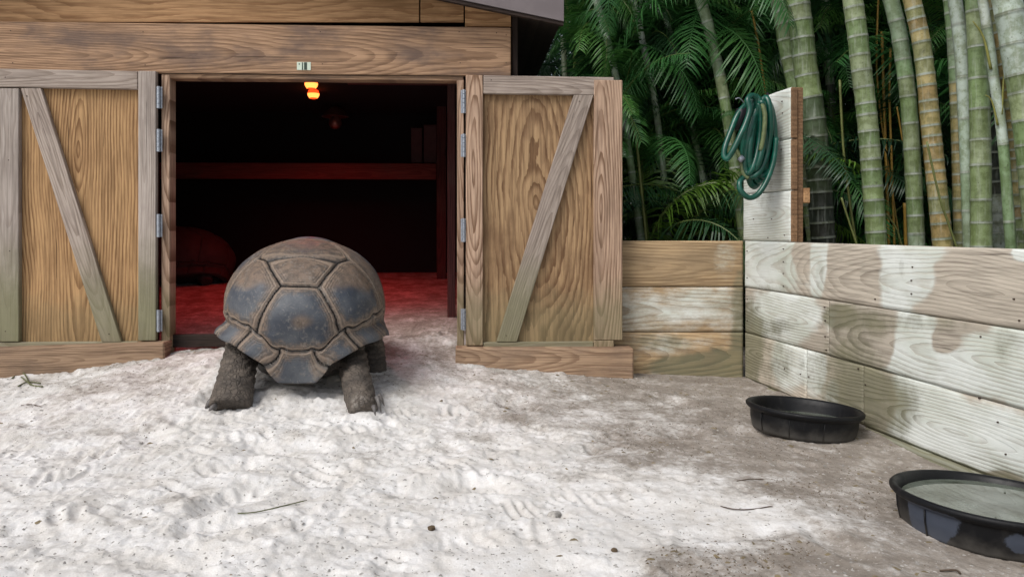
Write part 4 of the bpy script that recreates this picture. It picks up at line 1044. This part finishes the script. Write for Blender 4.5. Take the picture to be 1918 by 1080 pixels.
def in_shed(P_):
    return bool(((P_[:, 0] < 0.22) & (P_[:, 1] > 4.8) & (P_[:, 1] < 9.1) & (P_[:, 2] < 2.75 - .1 * 0)).any() or ((P_[:, 1] < 5.47) & (P_[:, 2] < 2.2) & (P_[:, 0] < 1.6)).any() or ((P_[:, 0] - CO.x - .12 < KW * (CO.y - P_[:, 1])) & (P_[:, 1] < 5.5) & (P_[:, 2] < 1.9)).any())
def frond(parent, loc, az, pitch, k, sc, lm='leaf', roll=0.0):
    VA = np.array([tuple(v) for v in FR[k][0]]); b = np.array(tuple(Vector(loc) + parent.location))
    for tr in range(14):
        Rm = np.array(Euler((0, 0, az)).to_matrix() @ Euler((0, pitch, 0)).to_matrix() @ Euler((roll, 0, 0)).to_matrix()) * sc
        if not in_shed(VA @ Rm.T + b): break
        az += 0.9
        if tr > 6: sc *= .85
    else: return None
    o = bpy.data.objects.new('frond', FM[lm][k]); COL.objects.link(o); o.parent = parent; o.location = loc
    o.rotation_mode = 'QUATERNION'; o.rotation_quaternion = (Euler((0, 0, az)).to_matrix() @ Euler((0, pitch, 0)).to_matrix() @ Euler((roll, 0, 0)).to_matrix()).to_quaternion(); o.scale = (sc, sc, sc); return o
t = NT('ringed_stem'); cc = t.attr('col', False); oc = t.obj(); n = t.noise(oc, 22, 5, .65); n2 = t.noise(t.comb(*[t.math('MULTIPLY', s_, k_) for s_, k_ in zip(t.sep(oc), (60, 60, 6))]), 1, 4, .6)
c = t.mix(t.rng(n, .38, .62, 0, .8), cc, t.mix(1.0, cc, (0.50, 0.52, 0.36), 'MULTIPLY'))
c = t.mix(t.rng(t.noise(oc, 5, 4, .6), .52, .72, 0, .5), c, (0.20, 0.19, 0.09)) if False else c
c = t.mix(t.rng(n2, .5, .72, 0, .3), c, (0.42, 0.46, 0.40)); c = t.mix(t.rng(t.noise(oc, 60, 3), .66, .72, 0, .6), c, (0.05, 0.045, 0.03))
t.bump(n2, .2, .003); M['stem'] = t.out(c, .5)
PAL = {'green': [(0.22, 0.29, 0.13), (0.27, 0.33, 0.18), (0.18, 0.26, 0.11)], 'pale': [(0.42, 0.50, 0.44), (0.36, 0.45, 0.36), (0.48, 0.54, 0.49)],
       'ochre': [(0.36, 0.30, 0.13), (0.29, 0.30, 0.14), (0.36, 0.265, 0.11)], 'bluegreen': [(0.25, 0.34, 0.22), (0.20, 0.30, 0.155), (0.31, 0.39, 0.29)], 'dim': [(0.075, 0.11, 0.055), (0.085, 0.12, 0.065)],
       'dark': [(0.04, 0.05, 0.035), (0.05, 0.055, 0.04), (0.03, 0.04, 0.03)]}
def ringed_stem(name, parent, path, rad, inter, scheme, seed, sides=14):
    """scheme: list of (fraction from top, palette key)"""
    rg = random.Random(seed); cp = catmull(path, 14); 
    ds = [0.0]
    for i in range(1, len(cp)): ds.append(ds[-1] + (cp[i] - cp[i - 1]).length)
    tot = ds[-1]; ks = []; s = rg.uniform(0.2, .9) * inter; nodes = []
    while s < tot: nodes.append(s); s += inter * rg.uniform(.75, 1.3) * (1.25 - .45 * s / tot)
    samp = []; prev = 0; ii = 0
    def key(f):
        k_ = scheme[0][1]
        for ff, kk in scheme:
            if f >= ff: k_ = kk
        return k_
    base = None
    allv = []
    for s0, s1 in zip([0] + nodes, nodes + [tot]):
        pal = PAL[key((s0 + s1) / 2 / tot)]; cA = Vector(rg.choice(pal)) * rg.uniform(.78, 1.15); cB = cA * rg.uniform(.75, .98)
        l = s1 - s0
        if l < .03: continue
        ring = Vector((0.34, 0.38, 0.33)) * rg.uniform(.75, 1.15)
        samp.append((s0, 1.0, ring)); samp.append((s0 + .005, 1.045, ring)); samp.append((s0 + .0075, 1.03, cB * .8)); samp.append((s0 + .02, 1.0, cA)); samp.append((s0 + l * .5, .985, (cA + cB) / 2)); samp.append((s1 - .010, 1.0, cB)); samp.append((s1 - .0035, 1.04, ring))
    def at(s):
        import bisect
        i = min(max(bisect.bisect_right(ds, s) - 1, 0), len(cp) - 2); w_ = (s - ds[i]) / max(ds[i + 1] - ds[i], 1e-6); return cp[i].lerp(cp[i + 1], w_)
    ps = [at(a[0]) for a in samp]; r0, r1 = rad
    rr = [(r0 + (r1 - r0) * a[0] / tot) * a[1] for a in samp]
    v, f = tube_data(ps, rr, sides, False); me = mesh_py(name, v, f); attr(me, 'col', np.repeat(np.array([tuple(a[2]) for a in samp]), sides, 0))
    return link(name, me, M['stem'], parent, True)
def stem_thing(spec, name='bamboo_stem', cat='bamboo stem'):
    pts, wt, wb, Y, inter, scheme, label, seed = spec
    top = pts[0]; bot = pts[-1]; 
    # carry on upwards out of the frame and down to the ground
    P_ = [ray(a, b, Y) for a, b in pts]
    d0 = (P_[0] - P_[1]).normalized(); d1 = (P_[-1] - P_[-2]).normalized()
    P_ = [P_[0] + d0 * 1.4 + Vector((d0.x * .3, 0, 0))] + P_ + [P_[-1] + d1 * (P_[-1].z + .05) / max(-d1.z, .5)]
    base = P_[-1].copy(); base.z = 0
    r = empty(name, base); tag(r, label, cat, 'thick ringed stems behind the plank wall' if name == 'bamboo_stem' else 'slender palm stems among the fronds')
    ringed_stem('culm', r, [p - base for p in P_], (wt / 2 / F * Y * .98, wb / 2 / F * Y), inter, scheme, seed)
    return r, P_
ST = [
 ([(1460, 0), (1474, 80), (1492, 165), (1510, 300)], 34, 36, 5.75, .10, [(0, 'bluegreen'), (.4, 'green')], 'ringed green stem leaning right behind the top of the white planks', 1),
 ([(1494, 0), (1508, 120), (1527, 250), (1542, 450)], 42, 46, 5.6, .11, [(0, 'green'), (.52, 'dim'), (.68, 'dark')], 'broad grey green stem rising right beside the tall wooden end post', 2),  # lower steps put both shade and dark dirt into the stem colour
 ([(1597, 0), (1612, 120), (1626, 240), (1642, 458)], 36, 38, 5.1, .085, [(0, 'bluegreen'), (.35, 'green')], 'evenly ringed green stem standing alone between dark gaps', 3),
 ([(1669, 0), (1688, 90), (1704, 220), (1717, 460)], 28, 31, 5.2, .13, [(0, 'bluegreen'), (.5, 'green'), (.75, 'bluegreen')], 'slim smooth blue green stem left of the ochre ringed one', 4),
 ([(1708, 0), (1730, 110), (1745, 250), (1766, 460)], 28, 38, 5.0, .075, [(0, 'green'), (.28, 'ochre'), (.62, 'ochre')], 'green stem turning ochre with close white rings', 5),
 ([(1779, 0), (1787, 100), (1793, 250), (1798, 460)], 26, 20, 5.1, .07, [(0, 'ochre'), (.3, 'bluegreen'), (.5, 'ochre')], 'narrow orange stem with white rings half behind a pale stem', 6),
 ([(1793, 30), (1801, 100), (1808, 250), (1815, 462)], 30, 18, 4.95, .30, [(0, 'pale'), (.65, 'bluegreen')], 'pale blue white smooth stem without rings', 7),
 ([(1826, 0), (1832, 120), (1836, 250), (1838, 465)], 31, 40, 4.85, .17, [(0, 'pale'), (.28, 'green')], 'thick stem chalky white above and plain green below', 8),
 ([(1850, 60), (1862, 150), (1878, 260), (1894, 466)], 15, 22, 4.6, .34, [(0, 'green'), (.3, 'pale'), (.6, 'bluegreen')], 'slim leaning stem with a broken forked top in front of the others', 9),
 ([(1886, 0), (1905, 110), (1925, 230), (1950, 460)], 50, 54, 4.5, .12, [(0, 'bluegreen'), (.3, 'pale'), (.5, 'green')], 'thickest stem leaning out of the photo at the top right corner', 10),
 ([(1880, 100), (1894, 180), (1901, 280), (1908, 462)], 32, 34, 5.2, .07, [(0, 'dark'), (.25, 'ochre'), (.7, 'green')], 'orange brown close ringed stem behind the slim leaning one', 11),
 ([(1850, 150), (1862, 300), (1868, 380), (1872, 463)], 26, 30, 5.4, .09, [(0, 'dark'), (.65, 'pale')], 'dark stem with a mottled white base just above the wall', 12),
 ([(1955, 0), (1960, 200), (1965, 460)], 40, 44, 5.0, .1, [(0, 'green')], 'green ringed stem just outside the right edge', 13),
]
for sp in ST:
    r, P_ = stem_thing(sp)
    if sp[-1] == 9:                                      # broken fork and side shoots
        b = r.location
        M['shoot'] = plain('yellow_shoot', (0.22, 0.22, 0.05), .5, var=.3)
        for pl, w_ in (([(1876, 215), (1880, 150), (1884, 110)], .007), ([(1856, 130), (1842, 70), (1822, 40)], .008), ([(1869, 235), (1858, 190), (1846, 178)], .006), ([(1884, 112), (1895, 150), (1918, 290)], .0055)):
            tube('side_shoot', catmull([ray(x, y, 4.58) - b for x, y in pl], 4), [w_ * (1 - .6 * q_ / 8) for q_ in range(9)], M['shoot'], r, 8)
SL = [
 ([(1312, 0), (1334, 80), (1352, 160), (1372, 280), (1392, 430)], 20, 22, 6.0, .13, [(0, 'pale'), (.25, 'bluegreen'), (.5, 'green')], 'tallest pale palm stem slanting down to the hose', 21),
 ([(1186, 0), (1206, 90), (1228, 200), (1246, 360), (1252, 440)], 12, 13, 6.4, .12, [(0, 'pale'), (.5, 'bluegreen')], 'thin pale palm stem behind fronds left of centre of the grove', 22),
 ([(1232, -10), (1262, 90), (1290, 210), (1316, 330), (1325, 430)], 12, 13, 6.6, .12, [(0, 'pale'), (.5, 'bluegreen')], 'thin whitish palm stem between the two other slender ones', 23),
 ([(1112, -10), (1130, 50), (1146, 110), (1170, 230), (1180, 300)], 11, 16, 6.3, .12, [(0, 'pale'), (.6, 'bluegreen')], 'short visible palm stem nearest the open right door', 24),
 ([(1300, -10), (1330, 90), (1360, 170), (1380, 240)], 10, 12, 6.8, .12, [(0, 'dark')], 'faint dark palm stem behind the tallest pale one', 25),
 ([(1545, -10), (1552, 100), (1562, 300), (1570, 450)], 16, 18, 6.6, .12, [(0, 'dark'), (.2, 'bluegreen'), (.5, 'dark')], 'dim slender stem in the gap right of the end post', 26),
]
rgp = random.Random(12)
for sp in SL:
    r, P_ = stem_thing(sp, 'palm', 'palm'); b = r.location
    top = P_[0] - b
    for k in range(7):
        frond(r, top, rgp.uniform(0, 6.28), rgp.uniform(-.1, .5), rgp.randrange(4), rgp.uniform(.8, 1.1), 'leaf', rgp.uniform(-.3, .3))
# young clump palms filling the gap; fronds drawn to arch across the view
CL = [(990, 7.4, 1.9, 'leftmost young palm, its fronds hanging beside the eaves', 'leaf'), (1075, 6.9, 2.5, 'feathery palm drooping over the top of the open right door', 'leaf'), (1135, 6.6, 1.6, 'palm with bright fronds just right of the open door', 'leaf'),
      (1200, 7.2, 2.4, 'palm behind the first thin pale stem', 'leaf'), (1215, 6.3, .9, 'low palm with hanging fronds just above the bare fence', 'leaf_yellow'), (1270, 6.9, 1.7, 'mid height palm between the thin pale stems', 'leaf'),
      (1330, 7.3, 2.6, 'tall palm feathering over the top centre of the grove', 'leaf'), (1345, 6.4, 1.0, 'low dark palm left of the white planks', 'leaf_dark'), (1400, 6.9, 2.0, 'palm whose fronds show around the coiled hose', 'leaf'),
      (1440, 7.4, 2.8, 'palm high behind the top of the white planks', 'leaf'), (1560, 6.6, 1.5, 'palm in the dark gap right of the end post', 'leaf'), (1600, 7.0, 2.5, 'tall palm behind the evenly ringed stem', 'leaf'),
      (1660, 6.4, 1.3, 'low palm between the green stems', 'leaf_dark'), (1690, 6.9, 2.3, 'tall palm above the slim blue green stem', 'leaf'), (1750, 6.5, 2.6, 'palm with dark fronds crossing the ochre ringed stem', 'leaf'), (1850, 6.8, 1.6, 'palm behind the chalky stem at the right', 'leaf_dark'), (1930, 6.2, 2.2, 'palm at the far right edge of the grove', 'leaf')]
for i, (px, Y, h, lab, lm) in enumerate(CL):
    x = (px - CX) / F * Y; r = empty('palm', (x, Y, 0)); tag(r, lab, 'palm', 'feathery palms behind the fence')
    tube('trunk', [(0, 0, -.05), (rgp.uniform(-.1, .1), 0, h * .5), (rgp.uniform(-.1, .1), 0, h)], [.035, .03, .022], M['stem_d'] if 'stem_d' in M else M.setdefault('stem_d', plain('palm_trunk', (0.07, 0.09, 0.05), .6, var=.5)), r, 8)
    n = 15 if lm != 'leaf_yellow' else 7
    for k in range(n):
        az = (k / n) * 6.28 + rgp.uniform(-.3, .3); 
        frond(r, (0, 0, h - rgp.uniform(0, .35)), az, rgp.uniform(-.15, .75), rgp.randrange(4), rgp.uniform(.72, 1.1), lm if rgp.random() > .12 else 'leaf_dark', rgp.uniform(-.4, .4))
# thin yellow canes
M['cane'] = plain('yellow_cane', (0.33, 0.20, 0.03), .5, var=.5, scale=14); M['cane_g'] = plain('green_cane', (0.13, 0.15, 0.04), .5, var=.5, scale=14)
CN = [([(1652, 60), (1655, 160), (1658, 250)], 6.0, .010, 'cane'), ([(1668, 90), (1666, 180), (1668, 240)], 5.9, .008, 'cane'), ([(1645, 0), (1642, 120), (1650, 220), (1662, 300)], 6.1, .007, 'cane'), ([(1680, 200), (1690, 260), (1700, 330)], 5.7, .006, 'cane'),
      ([(1573, 150), (1580, 280), (1592, 380), (1604, 460)], 5.4, .008, 'cane_g'), ([(1576, 370), (1592, 420), (1606, 462)], 5.0, .006, 'cane_g'), ([(1695, 380), (1697, 462)], 5.4, .012, 'cane'), ([(1736, 265), (1760, 370), (1784, 440)], 4.7, .006, 'cane_g'),
      ([(1408, 20), (1420, 80), (1432, 160)], 6.2, .008, 'cane'), ([(1180, 220), (1192, 260), (1196, 300)], 6.1, .010, 'cane_g'), ([(1905, 160), (1912, 230), (1925, 330)], 4.6, .012, 'cane'), ([(1660, 400), (1680, 430), (1690, 462)], 5.3, .006, 'cane_g'), ([(1716, 60), (1722, 200), (1728, 260)], 5.5, .006, 'cane'), ([(1515, 300), (1520, 460)], 6.2, .01, 'cane_g')]
CL_ = ['yellow cane standing upright in the middle of the three behind the evenly ringed stem', 'yellow cane just left of the slim blue green stem, high up', 'longest yellow cane bending down right between the ringed stems', 'short orange cane leaning against the slim blue green stem',
       'thin green cane rising left of the evenly ringed stem from the plank wall', 'short green cane leaning at the foot of the evenly ringed stem', 'orange cane stub standing just above the wall before the slim blue green stem', 'green cane crossing the ochre ringed stem in front',
       'orange cane hanging above the coiled hose', 'greenish cane beside the right edge of the open door', 'orange cane at the far right beside the thickest leaning stem', 'green cane leaning low between two green stems', 'orange cane between the blue green and ochre ringed stems', 'greenish cane in the dark just right of the end post']
for i, (pl, Y, r0, mm) in enumerate(CN):
    ps = [ray(a, b_, Y) for a, b_ in pl]; d = (ps[-1] - ps[-2]).normalized(); ps.append(ps[-1] + d * max(ps[-1].z, .1) / max(-d.z, .4)); b = ps[-1].copy()
    o = tube('thin_cane', catmull([p - b for p in ps], 5), r0, M[mm], None, 6); o.location = b
    tag(o, CL_[i], 'cane', 'thin yellow canes in the grove' if mm == 'cane' else 'thin greenish canes in the grove')
# the rest of the grove reads as one dark mass: real fronds, joined
def mass(name, n, seed, xr, yr, zr, lm, label, sc=(0.9, 1.4)):
    rg = random.Random(seed); VV = []; QQ = []; off = 0
    arr = [(np.array([tuple(v) for v in V]), np.array([f for f, m in zip(Fc, MI)])) for V, Fc, MI in FR]
    for k in range(n):
        V, Q = arr[rg.randrange(4)]; Mx = (Euler((0, 0, rg.uniform(0, 6.28))).to_matrix() @ Euler((0, rg.uniform(-.2, 1.0), 0)).to_matrix() @ Euler((rg.uniform(-.5, .5), 0, 0)).to_matrix())
        s = rg.uniform(*sc); A = np.array(Mx) * s; y = rg.uniform(*yr); x = rg.uniform(*xr)
        W_ = V @ A.T + np.array([x, y, rg.uniform(*zr)])
        if in_shed(W_): continue
        VV.append(W_); QQ.append(Q + off); off += len(V)
    o = link(name, mesh_np(name, np.concatenate(VV), np.concatenate(QQ)), M[lm]); tag(o, label, 'foliage', kind='stuff'); return o
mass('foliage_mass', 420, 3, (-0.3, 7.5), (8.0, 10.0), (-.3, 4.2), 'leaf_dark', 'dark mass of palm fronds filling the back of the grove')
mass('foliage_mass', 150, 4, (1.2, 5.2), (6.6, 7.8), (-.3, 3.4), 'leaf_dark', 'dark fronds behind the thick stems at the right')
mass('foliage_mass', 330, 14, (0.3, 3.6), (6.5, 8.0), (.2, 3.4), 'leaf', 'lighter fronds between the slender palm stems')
mass('shade_canopy', 120, 5, (2.2, 7.5), (5.8, 9.5), (3.6, 5.0), 'leaf_dark', 'unseen canopy of fronds added above the grove to shade it', (1.1, 1.6))  # out-of-view fronds added overhead to keep the grove dark
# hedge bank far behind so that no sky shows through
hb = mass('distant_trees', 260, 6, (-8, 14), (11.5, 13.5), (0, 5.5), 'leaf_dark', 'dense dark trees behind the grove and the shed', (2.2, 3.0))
